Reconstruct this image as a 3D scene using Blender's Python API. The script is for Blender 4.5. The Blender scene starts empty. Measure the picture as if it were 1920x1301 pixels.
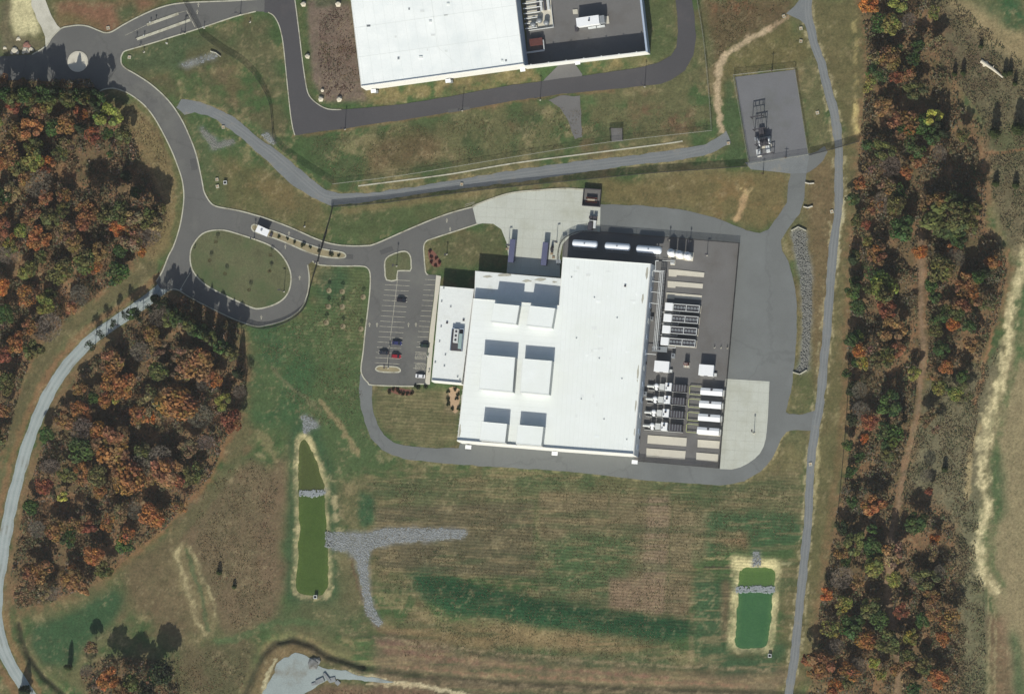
import bpy, math, random
import numpy as np
from mathutils import Vector, Matrix
from mathutils.geometry import tessellate_polygon

random.seed(7); rng = np.random.default_rng(7)
sc = bpy.context.scene
COL = sc.collection

# ------------------------------------------------------------------ camera
PW, PH, MPP = 1920.0, 1301.0, 0.25            # photograph size and metres per pixel at the site
DIST = 4000.0
TILT_E, TILT_S = 0.21, 0.115                  # the satellite stands a little east and south of overhead
CP = Vector((TILT_E*DIST, -TILT_S*DIST, DIST))
F_ = (-CP).normalized()
R_ = F_.cross(Vector((0, 1, 0))).normalized()
U_ = R_.cross(F_).normalized()
HALF = PW*MPP/2
TAN = HALF/CP.length
cam = bpy.data.cameras.new('camera'); camo = bpy.data.objects.new('camera', cam); COL.objects.link(camo)
camo.matrix_world = Matrix(((R_.x, U_.x, -F_.x, CP.x), (R_.y, U_.y, -F_.y, CP.y), (R_.z, U_.z, -F_.z, CP.z), (0, 0, 0, 1)))
cam.sensor_width = 36.0; cam.angle = 2*math.atan(TAN); cam.clip_start = 50.0; cam.clip_end = 20000.0
sc.camera = camo

# ------------------------------------------------------------------ sky and sun
SUN_EL, SHADOW_AZ = 37.0, 4.0                 # degrees; shadows fall to the top of the picture
world = bpy.data.worlds.new('World'); sc.world = world; world.use_nodes = True
wn = world.node_tree; bg = wn.nodes['Background']
sky = wn.nodes.new('ShaderNodeTexSky'); sky.sky_type = 'NISHITA'; sky.sun_disc = False
sky.sun_elevation = math.radians(SUN_EL); sky.sun_rotation = math.radians(180+SHADOW_AZ); sky.altitude = 200; sky.ozone_density = 0.6; sky.dust_density = 2.0
wn.links.new(sky.outputs[0], bg.inputs[0]); bg.inputs[1].default_value = 0.085
sun = bpy.data.lights.new('sun', 'SUN'); sun.energy = 4.15; sun.angle = math.radians(0.55); sun.color = (1.0, 0.965, 0.9)
suno = bpy.data.objects.new('sun', sun); COL.objects.link(suno)
a_, e_ = math.radians(SHADOW_AZ), math.radians(SUN_EL)
suno.rotation_euler = Vector((math.sin(a_)*math.cos(e_), math.cos(a_)*math.cos(e_), -math.sin(e_))).to_track_quat('-Z', 'Y').to_euler()
suno.location = (0, -300, 300)
sc.view_settings.view_transform = 'Standard'; sc.view_settings.look = 'None'
sc.view_settings.exposure = 0.0; sc.view_settings.gamma = 1.0; sc.view_settings.use_curve_mapping = False
sc.cycles.max_bounces = 4; sc.cycles.diffuse_bounces = 2; sc.cycles.glossy_bounces = 2
sc.cycles.transparent_max_bounces = 4; sc.cycles.use_denoising = True; sc.cycles.denoiser = 'OPENIMAGEDENOISE'; sc.cycles.denoising_input_passes = 'RGB_ALBEDO_NORMAL'

# ------------------------------------------------------------------ plan helpers
def G(px, py, z=0.0):
    """point at height z of the site seen at plan position px, py (quarter-metre units of the survey picture)"""
    s = TAN/(PW/2)
    d = F_ + R_*((px-PW/2)*s) + U_*((PH/2-py)*s)
    t = (z-CP.z)/d.z
    p = CP + d*t
    return Vector((p.x, p.y, z))
def g2(px, py, z=0.0):
    p = G(px, py, z); return (p.x, p.y)
def PX(pts, z=0.0): return [g2(x, y, z) for x, y in pts]
def world_to_px(X, Y):
    """plan position for arrays of ground points"""
    dx, dy, dz = X-CP.x, Y-CP.y, -CP.z
    w = dx*F_.x+dy*F_.y+dz*F_.z
    s = TAN/(PW/2)
    return PW/2+(dx*R_.x+dy*R_.y+dz*R_.z)/w/s, PH/2-(dx*U_.x+dy*U_.y+dz*U_.z)/w/s
def spline(pts, closed=False, n=5):
    out = []; L = len(pts)
    rngi = range(L if closed else L-1)
    for i in rngi:
        if closed: p0, p1, p2, p3 = pts[i-1], pts[i], pts[(i+1) % L], pts[(i+2) % L]
        else: p0, p1, p2, p3 = pts[max(i-1, 0)], pts[i], pts[i+1], pts[min(i+2, L-1)]
        for k in range(n):
            t = k/n
            out.append(tuple(0.5*(2*b+(c-a)*t+(2*a-5*b+4*c-d)*t*t+(3*b-a-3*c+d)*t**3) for a, b, c, d in zip(p0, p1, p2, p3)))
    if not closed: out.append(tuple(pts[-1]))
    return out
def offset(path, d):
    out = []
    for i, p in enumerate(path):
        a = Vector(path[max(i-1, 0)]); b = Vector(path[min(i+1, len(path)-1)])
        t = (b-a); t = t.normalized() if t.length > 1e-9 else Vector((1, 0))
        out.append((p[0]-t.y*d, p[1]+t.x*d))
    return out
def lin(c):
    return tuple(((v/255)/12.92 if v/255 <= 0.04045 else ((v/255+0.055)/1.055)**2.4) for v in c)

# ------------------------------------------------------------------ materials
MATS = {}
def mat(name, rgb, var=0.15, scale=0.3, rough=0.85, metal=0.0, bump=0.0, fine=None, spec=0.3, obj_color=False, stain=None, coords='world', crack=0.0):
    """plain surface: base colour (sRGB) broken up by two noises, optional dirt of another colour, optional relief"""
    if name in MATS: return MATS[name]
    m = bpy.data.materials.new(name); m.use_nodes = True; MATS[name] = m
    nt = m.node_tree; N = nt.nodes; L = nt.links; bs = N['Principled BSDF']
    bs.inputs['Roughness'].default_value = rough; bs.inputs['Metallic'].default_value = metal
    bs.inputs['Specular IOR Level'].default_value = spec
    if coords == 'world':
        g = N.new('ShaderNodeNewGeometry'); vec = g.outputs['Position']
    else:
        g = N.new('ShaderNodeTexCoord'); vec = g.outputs['Object']
    n1 = N.new('ShaderNodeTexNoise'); n1.inputs['Scale'].default_value = scale; n1.inputs['Detail'].default_value = 6; n1.inputs['Roughness'].default_value = 0.6
    n2 = N.new('ShaderNodeTexNoise'); n2.inputs['Scale'].default_value = fine or scale*9; n2.inputs['Detail'].default_value = 3
    L.new(vec, n1.inputs['Vector']); L.new(vec, n2.inputs['Vector'])
    ad = N.new('ShaderNodeMath'); ad.operation = 'ADD'; L.new(n1.outputs[0], ad.inputs[0]); L.new(n2.outputs[0], ad.inputs[1])
    mr = N.new('ShaderNodeMapRange'); mr.inputs['From Min'].default_value = 0.6; mr.inputs['From Max'].default_value = 1.4
    mr.inputs['To Min'].default_value = 1-var; mr.inputs['To Max'].default_value = 1+var; L.new(ad.outputs[0], mr.inputs[0])
    mx = N.new('ShaderNodeMix'); mx.data_type = 'RGBA'; mx.blend_type = 'MULTIPLY'; mx.inputs['Factor'].default_value = 1
    if obj_color:
        oi = N.new('ShaderNodeObjectInfo'); L.new(oi.outputs['Color'], mx.inputs['A'])
    else: mx.inputs['A'].default_value = (*lin(rgb), 1)
    L.new(mr.outputs[0], mx.inputs['B'])
    out = mx.outputs['Result']
    if stain:
        srgb, sscale, lo, hi = stain
        n3 = N.new('ShaderNodeTexNoise'); n3.inputs['Scale'].default_value = sscale; n3.inputs['Detail'].default_value = 8; n3.inputs['Roughness'].default_value = 0.65
        L.new(vec, n3.inputs['Vector'])
        r3 = N.new('ShaderNodeMapRange'); r3.inputs['From Min'].default_value = lo; r3.inputs['From Max'].default_value = hi; L.new(n3.outputs[0], r3.inputs[0])
        m3 = N.new('ShaderNodeMix'); m3.data_type = 'RGBA'; L.new(r3.outputs[0], m3.inputs['Factor']); L.new(out, m3.inputs['A']); m3.inputs['B'].default_value = (*lin(srgb), 1)
        out = m3.outputs['Result']
    L.new(out, bs.inputs['Base Color'])
    if crack:
        vo = N.new('ShaderNodeTexVoronoi'); vo.feature = 'DISTANCE_TO_EDGE'; vo.inputs['Scale'].default_value = crack
        nw = N.new('ShaderNodeTexNoise'); nw.inputs['Scale'].default_value = 0.25; nw.inputs['Detail'].default_value = 5; L.new(vec, nw.inputs['Vector'])
        va = N.new('ShaderNodeVectorMath'); va.operation = 'MULTIPLY_ADD'; va.inputs[1].default_value = (7, 7, 7); L.new(nw.outputs['Color'], va.inputs[0]); L.new(vec, va.inputs[2]); L.new(va.outputs[0], vo.inputs['Vector'])
        rc_ = N.new('ShaderNodeMapRange'); rc_.inputs[1].default_value = 0.0; rc_.inputs[2].default_value = 0.02; rc_.inputs[3].default_value = 0.88; rc_.inputs[4].default_value = 1.0; L.new(vo.outputs['Distance'], rc_.inputs[0])
        mc = N.new('ShaderNodeMix'); mc.data_type = 'RGBA'; mc.blend_type = 'MULTIPLY'; mc.inputs['Factor'].default_value = 1; L.new(out, mc.inputs['A']); L.new(rc_.outputs[0], mc.inputs['B']); L.new(mc.outputs['Result'], bs.inputs['Base Color'])
    if bump:
        b = N.new('ShaderNodeBump'); b.inputs['Strength'].default_value = 0.6; b.inputs['Distance'].default_value = bump
        L.new(n2.outputs[0], b.inputs['Height']); L.new(b.outputs[0], bs.inputs['Normal'])
    return m

mat('asphalt', (101, 101, 97), 0.13, 0.06, 0.9, bump=0.01, fine=2.0, stain=((116, 116, 108), 0.05, 0.52, 0.75), crack=0.03)
mat('asphalt_new', (78, 77, 78), 0.10, 0.05, 0.9, bump=0.01, fine=2.0, stain=((95, 90, 88), 0.04, 0.55, 0.8))
mat('asphalt_grey', (111, 114, 111), 0.10, 0.05, 0.92, bump=0.01, fine=1.6, stain=((124, 128, 125), 0.03, 0.48, 0.75), crack=0.025)
mat('yard_paving', (110, 109, 106), 0.12, 0.07, 0.92, bump=0.01, fine=1.8, stain=((96, 92, 86), 0.06, 0.5, 0.75))
mat('gravel_path', (119, 123, 122), 0.2, 0.12, 0.95, bump=0.03, fine=2.2, stain=((140, 134, 118), 0.12, 0.55, 0.72))
mat('gravel_pale', (150, 160, 156), 0.2, 0.1, 0.95, bump=0.03, fine=2.0, stain=((125, 122, 108), 0.09, 0.52, 0.75))
mat('gravel_white', (196, 193, 176), 0.14, 0.12, 0.95, bump=0.03, fine=2.0, stain=((160, 158, 138), 0.1, 0.5, 0.75))
mat('gravel_yard', (113, 114, 115), 0.12, 0.1, 0.95, bump=0.03, fine=2.2, stain=((100, 102, 96), 0.06, 0.5, 0.75))
mat('concrete', (190, 193, 180), 0.09, 0.08, 0.9, bump=0.004, fine=1.5, stain=((168, 169, 150), 0.05, 0.5, 0.78))
mat('concrete_kerb', (186, 184, 164), 0.2, 0.25, 0.9, fine=2.0, stain=((128, 122, 100), 0.2, 0.5, 0.72))
mat('concrete_pad', (205, 200, 182), 0.08, 0.2, 0.9, fine=2.5, stain=((176, 170, 150), 0.2, 0.55, 0.8))
mat('line_paint', (188, 184, 164), 0.25, 0.8, 0.8, fine=3.0, stain=((120, 116, 110), 0.9, 0.5, 0.68))
mat('membrane', (236, 241, 235), 0.04, 0.12, 0.7, fine=1.2, stain=((230, 235, 226), 0.05, 0.45, 0.75))
mat('membrane_old', (226, 230, 224), 0.06, 0.15, 0.7, fine=1.2, stain=((196, 198, 186), 0.10, 0.58, 0.8))
mat('seam', (224, 229, 222), 0.06, 0.2, 0.8)
mat('roof_dirt', (176, 174, 158), 0.15, 0.3, 0.9, fine=1.0)
mat('wall_white', (226, 226, 218), 0.06, 0.2, 0.7)
mat('wall_pale', (186, 190, 187), 0.05, 0.2, 0.8)
mat('membrane_bright', (246, 250, 244), 0.04, 0.12, 0.7, fine=1.2, stain=((226, 233, 229), 0.05, 0.45, 0.75))
mat('wall_shade_grey', (205, 212, 216), 0.1, 0.15, 0.7, stain=((170, 178, 184), 0.15, 0.5, 0.75))  # main east wall: its blue-grey shade is put into the colour
mat('slate_and_shade', (168, 182, 198), 0.08, 0.2, 0.7)  # slate parts, and east walls whose shade is put into the colour
mat('white_paint', (238, 240, 238), 0.04, 0.5, 0.5, coords='object')
mat('pale_paint', (205, 208, 204), 0.08, 0.8, 0.5, coords='object')
mat('grey_metal', (150, 155, 156), 0.12, 1.0, 0.5, 0.3, coords='object')
mat('dark_metal', (74, 72, 76), 0.15, 1.0, 0.6, 0.2, coords='object')
mat('black_metal', (42, 42, 46), 0.15, 1.0, 0.6, coords='object')
mat('lavender_paint', (92, 95, 120), 0.08, 0.4, 0.5, coords='object')
mat('rust_red', (96, 58, 52), 0.2, 0.7, 0.7, coords='object')
mat('pipe_green', (176, 182, 126), 0.1, 1.0, 0.6, coords='object')
mat('glass_dark', (38, 46, 54), 0.05, 1.0, 0.08, spec=0.6, coords='object')
mat('tank_steel', (232, 238, 242), 0.04, 0.4, 0.4, 0.0, coords='object')
mat('tyre', (32, 32, 33), 0.1, 4.0, 0.9, coords='object')
mat('rim', (150, 150, 152), 0.05, 4.0, 0.3, 0.8, coords='object')
mat('lamp_glass', (225, 225, 215), 0.03, 4.0, 0.2, coords='object')
mat('tail_glass', (130, 25, 22), 0.03, 4.0, 0.2, coords='object')
mat('car_paint', (128, 128, 128), 0.03, 3.0, 0.25, spec=0.6, obj_color=True, coords='object')
mat('riprap', (136, 140, 139), 0.34, 0.5, 0.95, fine=3.0)
mat('riprap_base', (122, 124, 122), 0.2, 0.8, 0.95, bump=0.05, fine=3.0, stain=((92, 88, 74), 0.3, 0.5, 0.7))
mat('mulch_red', (122, 84, 70), 0.22, 0.5, 0.95, fine=4.0)
mat('mulch_tan', (178, 152, 122), 0.2, 0.5, 0.95, fine=4.0)
mat('turf_island', (98, 100, 70), 0.42, 0.12, 0.95, bump=0.06, fine=1.6, stain=((74, 90, 56), 0.06, 0.46, 0.66))
mat('turf_median', (146, 136, 106), 0.25, 0.3, 0.95, bump=0.04, fine=2.2)
mat('boulder', (206, 198, 176), 0.2, 0.9, 0.9, fine=4, coords='object')
mat('boulder_red', (150, 110, 96), 0.25, 0.9, 0.9, fine=4, coords='object')
mat('timber', (150, 132, 108), 0.2, 2.0, 0.8, coords='object')
mat('bark', (88, 74, 62), 0.25, 2.0, 0.95, coords='object')
mat('fence_wire', (46, 46, 44), 0.1, 2.0, 0.7, 0.0)
mat('fence_pale', (150, 150, 138), 0.1, 2.0, 0.6)

def leaf_material(name, use_obj):
    m = bpy.data.materials.new(name); m.use_nodes = True; MATS[name] = m
    nt = m.node_tree; N = nt.nodes; L = nt.links; bs = N['Principled BSDF']
    at = N.new('ShaderNodeAttribute'); at.attribute_name = 'tint'
    mx = N.new('ShaderNodeMix'); mx.data_type = 'RGBA'; mx.blend_type = 'MULTIPLY'; mx.inputs['Factor'].default_value = 1
    if use_obj:
        oi = N.new('ShaderNodeObjectInfo'); L.new(oi.outputs['Color'], mx.inputs['A'])
    else: mx.inputs['A'].default_value = (1, 1, 1, 1)
    L.new(at.outputs['Color'], mx.inputs['B'])
    L.new(mx.outputs['Result'], bs.inputs['Base Color'])
    bs.inputs['Roughness'].default_value = 0.8; bs.inputs['Specular IOR Level'].default_value = 0.15
    tr = N.new('ShaderNodeBsdfTranslucent'); L.new(mx.outputs['Result'], tr.inputs['Color'])
    ms = N.new('ShaderNodeMixShader'); ms.inputs[0].default_value = 0.38
    L.new(bs.outputs[0], ms.inputs[1]); L.new(tr.outputs[0], ms.inputs[2])
    L.new(ms.outputs[0], N['Material Output'].inputs['Surface'])
leaf_material('leaf', True); leaf_material('leaf_mixed', False)

def water_material(name, c0, c1):
    m = bpy.data.materials.new(name); m.use_nodes = True; MATS[name] = m
    N = m.node_tree.nodes; L = m.node_tree.links; bs = N['Principled BSDF']
    g = N.new('ShaderNodeNewGeometry'); n = N.new('ShaderNodeTexNoise'); n.inputs['Scale'].default_value = 0.12; n.inputs['Detail'].default_value = 8; n.inputs['Roughness'].default_value = 0.7
    L.new(g.outputs['Position'], n.inputs['Vector'])
    cr = N.new('ShaderNodeMix'); cr.data_type = 'RGBA'; L.new(n.outputs[0], cr.inputs['Factor'])
    cr.inputs['A'].default_value = (*lin(c0), 1); cr.inputs['B'].default_value = (*lin(c1), 1)
    L.new(cr.outputs['Result'], bs.inputs['Base Color']); bs.inputs['Roughness'].default_value = 0.12
    n2 = N.new('ShaderNodeTexNoise'); n2.inputs['Scale'].default_value = 1.2; L.new(g.outputs['Position'], n2.inputs['Vector'])
    b = N.new('ShaderNodeBump'); b.inputs['Strength'].default_value = 0.1; b.inputs['Distance'].default_value = 0.05
    L.new(n2.outputs[0], b.inputs['Height']); L.new(b.outputs[0], bs.inputs['Normal'])
    tp = N.new('ShaderNodeBsdfTransparent'); tp.inputs[0].default_value = (0.75, 0.9, 0.6, 1); ms = N.new('ShaderNodeMixShader'); ms.inputs[0].default_value = 0.34
    L.new(bs.outputs[0], ms.inputs[1]); L.new(tp.outputs[0], ms.inputs[2]); L.new(ms.outputs[0], N['Material Output'].inputs['Surface'])
water_material('pond_water', (68, 92, 42), (100, 120, 62)); water_material('pond_green', (54, 104, 64), (86, 130, 86))
water_material('pond_algae', (88, 122, 62), (104, 132, 74)); water_material('pond_olive', (82, 92, 50), (100, 106, 62))
mat('wheel_wear', (127, 130, 128), 0.12, 0.1, 0.95, fine=1.8)
mat('wheel_pale', (160, 168, 164), 0.12, 0.1, 0.95, fine=1.8)
mat('tyre_stain', (173, 178, 161), 0.12, 0.15, 0.95, fine=1.5)
mat('asphalt_patch', (88, 88, 86), 0.1, 0.2, 0.95, fine=2.0)
mat('joint', (176, 178, 163), 0.15, 0.4, 0.95)
mat('riprap_dark', (124, 124, 116), 0.32, 0.5, 0.95, fine=3.0)
mat('rtu_green', (150, 172, 168), 0.06, 0.6, 0.6, coords='object')
mat('riprap_pale', (144, 150, 150), 0.15, 1.2, 0.95, fine=3.0)

# ------------------------------------------------------------------ mesh helpers
class MB:
    """collects shapes into one mesh"""
    def __init__(s): s.v = []; s.f = []
    def poly3(s, pts):
        i = len(s.v); s.v += [tuple(p) for p in pts]; s.f.append(tuple(range(i, i+len(pts)))); return s
    def box(s, x0, x1, y0, y1, z0, z1, taper=0.0):
        i = len(s.v); t = taper
        s.v += [(x0, y0, z0), (x1, y0, z0), (x1, y1, z0), (x0, y1, z0), (x0+t, y0+t, z1), (x1-t, y0+t, z1), (x1-t, y1-t, z1), (x0+t, y1-t, z1)]
        s.f += [(i, i+3, i+2, i+1), (i+4, i+5, i+6, i+7), (i, i+1, i+5, i+4), (i+1, i+2, i+6, i+5), (i+2, i+3, i+7, i+6), (i+3, i, i+4, i+7)]
        return s
    def prism(s, poly, z0, z1, bottom=False, top=True):
        poly = ccw(poly); n = len(poly); i = len(s.v)
        s.v += [(x, y, z0) for x, y in poly]+[(x, y, z1) for x, y in poly]
        for k in range(n):
            j = (k+1) % n; s.f.append((i+k, i+j, i+n+j, i+n+k))
        tri = tessellate_polygon([[Vector((x, y, 0)) for x, y in poly]])
        for a, b, c in tri:
            cr = (poly[b][0]-poly[a][0])*(poly[c][1]-poly[a][1])-(poly[b][1]-poly[a][1])*(poly[c][0]-poly[a][0])
            if cr < 0: b, c = c, b
            if top: s.f.append((i+n+a, i+n+b, i+n+c))
            if bottom: s.f.append((i+a, i+c, i+b))
        return s
    def sheet(s, poly, z):
        poly = ccw(poly); i = len(s.v); s.v += [(x, y, z) for x, y in poly]
        for a, b, c in tessellate_polygon([[Vector((x, y, 0)) for x, y in poly]]):
            cr = (poly[b][0]-poly[a][0])*(poly[c][1]-poly[a][1])-(poly[b][1]-poly[a][1])*(poly[c][0]-poly[a][0])
            s.f.append((i+a, i+b, i+c) if cr > 0 else (i+a, i+c, i+b))
        return s
    def ribbon(s, path, w, z0, z1, closed=False):
        """raised strip along a path"""
        if closed: path = list(path)+[path[0]]
        a, b = offset(path, w/2), offset(path, -w/2)
        for k in range(len(path)-1):
            q = [a[k], a[k+1], b[k+1], b[k]]
            i = len(s.v)
            s.v += [(x, y, z0) for x, y in q]+[(x, y, z1) for x, y in q]
            s.f += [(i+4, i+7, i+6, i+5), (i, i+4, i+5, i+1), (i+2, i+6, i+7, i+3), (i+1, i+5, i+6, i+2), (i+3, i+7, i+4, i)]
        return s
    def tube(s, p0, p1, r0, r1=None, n=8, caps=True):
        r1 = r0 if r1 is None else r1
        p0, p1 = Vector(p0), Vector(p1); d = (p1-p0).normalized()
        u = d.cross(Vector((0, 0, 1))) if abs(d.z) < 0.95 else d.cross(Vector((1, 0, 0)))
        u.normalize(); w = d.cross(u); i = len(s.v)
        for p, r in ((p0, r0), (p1, r1)):
            for k in range(n):
                a = 2*math.pi*k/n; s.v.append(tuple(p+u*(r*math.cos(a))+w*(r*math.sin(a))))
        for k in range(n):
            j = (k+1) % n; s.f.append((i+k, i+j, i+n+j, i+n+k))
        if caps: s.f.append(tuple(range(i+n-1, i-1, -1))); s.f.append(tuple(range(i+n, i+2*n)))
        return s
    def lathe(s, prof, c=(0, 0, 0), n=16, axis='z'):
        i = len(s.v); m = len(prof)
        for r, h in prof:
            for k in range(n):
                a = 2*math.pi*k/n; x, y, z = r*math.cos(a), r*math.sin(a), h
                if axis == 'x': x, y, z = h, r*math.cos(a), r*math.sin(a)
                s.v.append((c[0]+x, c[1]+y, c[2]+z))
        for q in range(m-1):
            for k in range(n):
                j = (k+1) % n; s.f.append((i+q*n+k, i+q*n+j, i+(q+1)*n+j, i+(q+1)*n+k))
        s.f.append(tuple(i+(m-1)*n+k for k in range(n)))
        return s
    def blob(s, c, r, seed, sub=1, squash=0.7):
        rr = random.Random(seed); i = len(s.v)
        t = (1+5**.5)/2
        V = [(-1, t, 0), (1, t, 0), (-1, -t, 0), (1, -t, 0), (0, -1, t), (0, 1, t), (0, -1, -t), (0, 1, -t), (t, 0, -1), (t, 0, 1), (-t, 0, -1), (-t, 0, 1)]
        for v in V:
            k = r*rr.uniform(0.75, 1.15)/1.9; s.v.append((c[0]+v[0]*k, c[1]+v[1]*k, c[2]+v[2]*k*squash))
        for f in [(0, 11, 5), (0, 5, 1), (0, 1, 7), (0, 7, 10), (0, 10, 11), (1, 5, 9), (5, 11, 4), (11, 10, 2), (10, 7, 6), (7, 1, 8), (3, 9, 4), (3, 4, 2), (3, 2, 6), (3, 6, 8), (3, 8, 9), (4, 9, 5), (2, 4, 11), (6, 2, 10), (8, 6, 7), (9, 8, 1)]:
            s.f.append(tuple(i+k for k in f))
        return s
    def mesh(s, name, m, smooth=False):
        me = bpy.data.meshes.new(name); me.from_pydata(s.v, [], s.f); me.update()
        me.materials.append(MATS[m])
        if smooth: me.polygons.foreach_set('use_smooth', [True]*len(me.polygons))
        return me
    def build(s, name, m, parent=None, smooth=False, label=None, loc=None):
        o = bpy.data.objects.new(name, s.mesh(name, m, smooth)); COL.objects.link(o)
        if parent is not None: o.parent = parent
        if loc: o.location = loc
        if label: o['label'] = label
        return o
def ccw(poly):
    a = sum(poly[k][0]*poly[(k+1) % len(poly)][1]-poly[(k+1) % len(poly)][0]*poly[k][1] for k in range(len(poly)))
    return list(poly) if a > 0 else list(reversed(poly))
def tag(o, label=None, cat=None, group=None, kind=None):
    if label: o['label'] = label
    if cat: o['category'] = cat
    if group: o['group'] = group
    if kind: o['kind'] = kind
    return o
def thing(name, label, cat, loc=(0, 0, 0), rz=0.0, group=None):
    o = bpy.data.objects.new(name, None); COL.objects.link(o)
    o.location = loc; o.rotation_euler = (0, 0, rz)
    return tag(o, label, cat, group)
def dup(root, loc, rz=None, label=None, group=None):
    def cp(o, par):
        c = o.copy(); COL.objects.link(c); c.parent = par
        for ch in KIDS.get(o.name, []): cp(ch, c)
        return c
    KIDS.clear()
    for o in bpy.data.objects:
        if o.parent: KIDS.setdefault(o.parent.name, []).append(o)
    r = cp(root, None); r.location = loc
    if rz is not None: r.rotation_euler = (0, 0, rz)
    if label: r['label'] = label
    if group: r['group'] = group
    return r
KIDS = {}
def struct(name, mb, m, label=None):
    o = mb.build(name, m); tag(o, kind='structure', label=label); return o
def ang_px(p, q):
    a, b = G(*p), G(*q); return math.atan2(b.y-a.y, b.x-a.x)

# ================================================================== outlines of the site (plan units)
ACCESS = [(227,108),(228,120),(236,129),(255,140),(285,160),(315,188),(338,220),(355,255),(368,290),(376,325),(380,345),(383,360),(393,378),(405,387),(430,392),(455,397),(480,404),(500,410),(545,427),(590,447),(620,457),(650,461),(685,461),(705,457),(760,433),(810,412),(850,398),(888,388),(896,420),
 (850,435),(810,448),(800,452),(795,460),(795,475),(798,510),(803,515),(818,516),(813,560),(805,620),(800,680),(797,720),(780,720),(775,724),(700,722),(690,717),(680,705),(677,690),(681,660),(685,620),(690,580),(694,540),(694,513),(688,502),(675,499),(640,499),(600,497),(586,490),(577,497),(580,520),(578,545),(570,570),(555,588),(530,602),(500,610),(480,612),(450,603),(420,590),(390,575),(360,560),(337,545),(318,545),(300,540),(293,528),
 (316,480),(325,463),(336,430),(342,400),(345,370),(343,345),(338,325),(325,290),(310,258),(290,222),(270,197),(245,178),(228,170),(212,166),(195,168),(187,172),(150,158),(80,152),(-30,150),(-30,108),(60,103),(85,88),(98,70),(115,54),(130,50),(147,48),(165,50),(185,58),(197,62),(210,60),(230,48),(260,32),(300,15),(345,6),(440,2),(500,-2),(500,23),(480,22),(440,32),(380,52),(335,66),(280,83),(245,93),(232,98)]
SERVICE = [(503,24),(513,30),(522,45),(528,65),(532,90),(537,140),(541,180),(545,215),(549,240),(553,254),(600,247),(650,241),(700,233),(760,225),(830,213),(960,190),(1050,177),(1150,168),(1240,158),(1260,150),(1285,132),(1300,105),(1305,70),(1302,30),(1296,-15),(1265,-15),(1270,30),(1271,60),(1268,90),(1258,105),(1235,118),(1200,127),(1100,142),(960,160),(850,180),(760,195),(690,202),(640,206),(615,205),(595,195),(580,180),(574,160),(568,120),(562,70),(553,0),(551,-15),(496,-15),(496,24)]
PATH_N = [(340,187),(375,192),(410,205),(440,222),(480,255),(520,283),(560,316),(590,340),(610,355),(640,363),(690,362),(760,353),(850,338),(960,320),(1080,303),(1200,290),(1290,277),(1320,272),(1340,262),(1362,245),(1370,268),(1345,282),(1320,292),(1280,300),(1200,308),(1100,322),(1000,338),(900,350),(800,362),(720,374),(650,384),(622,386),(585,371),(545,345),(510,310),(480,283),(440,250),(410,228),(390,217),(365,211),(346,216),(330,202)]
PERIM = [(1122,384),(1170,384),(1230,388),(1290,395),(1340,408),(1375,422),(1400,432),(1425,437),(1440,430),(1462,402),(1475,380),(1478,350),(1482,325),(1405,312),(1402,309),(1518,289),(1535,284),(1545,275),(1551,285),(1545,300),(1530,315),(1512,325),(1508,370),(1500,400),(1475,432),(1465,450),(1467,470),(1478,490),(1487,520),(1493,560),(1494,620),(1490,680),(1482,740),(1473,773),(1480,777),(1505,776),(1530,770),(1522,808),(1495,805),(1475,810),(1466,822),(1458,840),(1447,860),(1425,885),(1395,903),(1350,910),(1300,906),(1230,902),(1150,893),(1050,883),(960,877),(880,872),(820,867),(770,862),(740,855),(715,843),(695,820),(683,790),(676,760),(673,730),(676,700),(690,717),(698,722),(697,745),(700,770),(708,795),(720,815),(738,830),(760,836),(800,839),(860,840),(900,700),(1100,600),(1060,470),(1080,437)]
APRON = [(886,388),(920,375),(960,363),(1010,358),(1060,355),(1095,357),(1093,383),(1126,385),(1125,436),(1092,434),(1070,442),(1055,458),(1050,480),(1050,520),(950,512),(953,480),(950,455),(940,430),(925,420),(905,419),(894,421)]
SLAB = [(1361,710),(1443,715),(1440,780),(1438,805),(1436,822),(1432,837),(1425,850),(1415,860),(1402,869),(1388,876),(1372,880),(1350,879)]
ISLAND = [(395,433),(420,432),(450,440),(480,450),(505,460),(525,475),(540,497),(546,520),(542,545),(530,562),(510,573),(485,579),(470,576),(450,567),(430,558),(395,540),(375,525),(362,508),(357,490),(358,470),(365,455),(378,440)]
MEDIAN = [(472,425),(478,421),(490,427),(520,436),(550,448),(580,459),(610,468),(640,473),(648,478),(646,483),(632,484),(605,481),(575,472),(545,459),(515,447),(490,439),(475,433)]
PARK_ISLAND = [(722,490),(730,480),(752,472),(764,473),(770,482),(771,496),(769,508),(746,508),(744,525),(725,525),(722,508)]
PARK_CAP = [(705,690),(712,686),(725,687),(742,688),(750,692),(749,697),(735,698),(715,697),(706,694)]
LANE = [(1515,-10),(1513,25),(1525,75),(1540,120),(1553,170),(1566,220),(1571,260),(1573,300),(1573,350),(1571,400),(1564,450),(1558,520),(1552,600),(1545,680),(1538,750),(1530,800),(1525,830),(1520,880),(1517,930),(1513,1000),(1507,1060),(1500,1130),(1493,1200),(1485,1260),(1477,1315)]
GRAVEL_W = [(325,520),(295,548),(255,578),(215,605),(180,630),(148,660),(115,700),(88,745),(66,795),(48,845),(36,890),(24,935),(14,985),(5,1040),(-4,1100),(-6,1160),(4,1210),(22,1250),(45,1285),(62,1315)]
DRIVE_NW = [(58,-10),(82,-10),(90,15),(98,35),(107,48),(114,54),(100,68),(86,90),(84,70),(78,52),(68,34),(60,15)]
POND_W_OUT = [(573,813),(583,822),(596,855),(610,890),(618,912),(613,930),(614,960),(618,1000),(621,1060),(622,1100),(617,1117),(605,1122),(565,1120),(552,1113),(548,1100),(552,1040),(554,980),(553,920),(553,870),(554,830),(562,812)]
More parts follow.
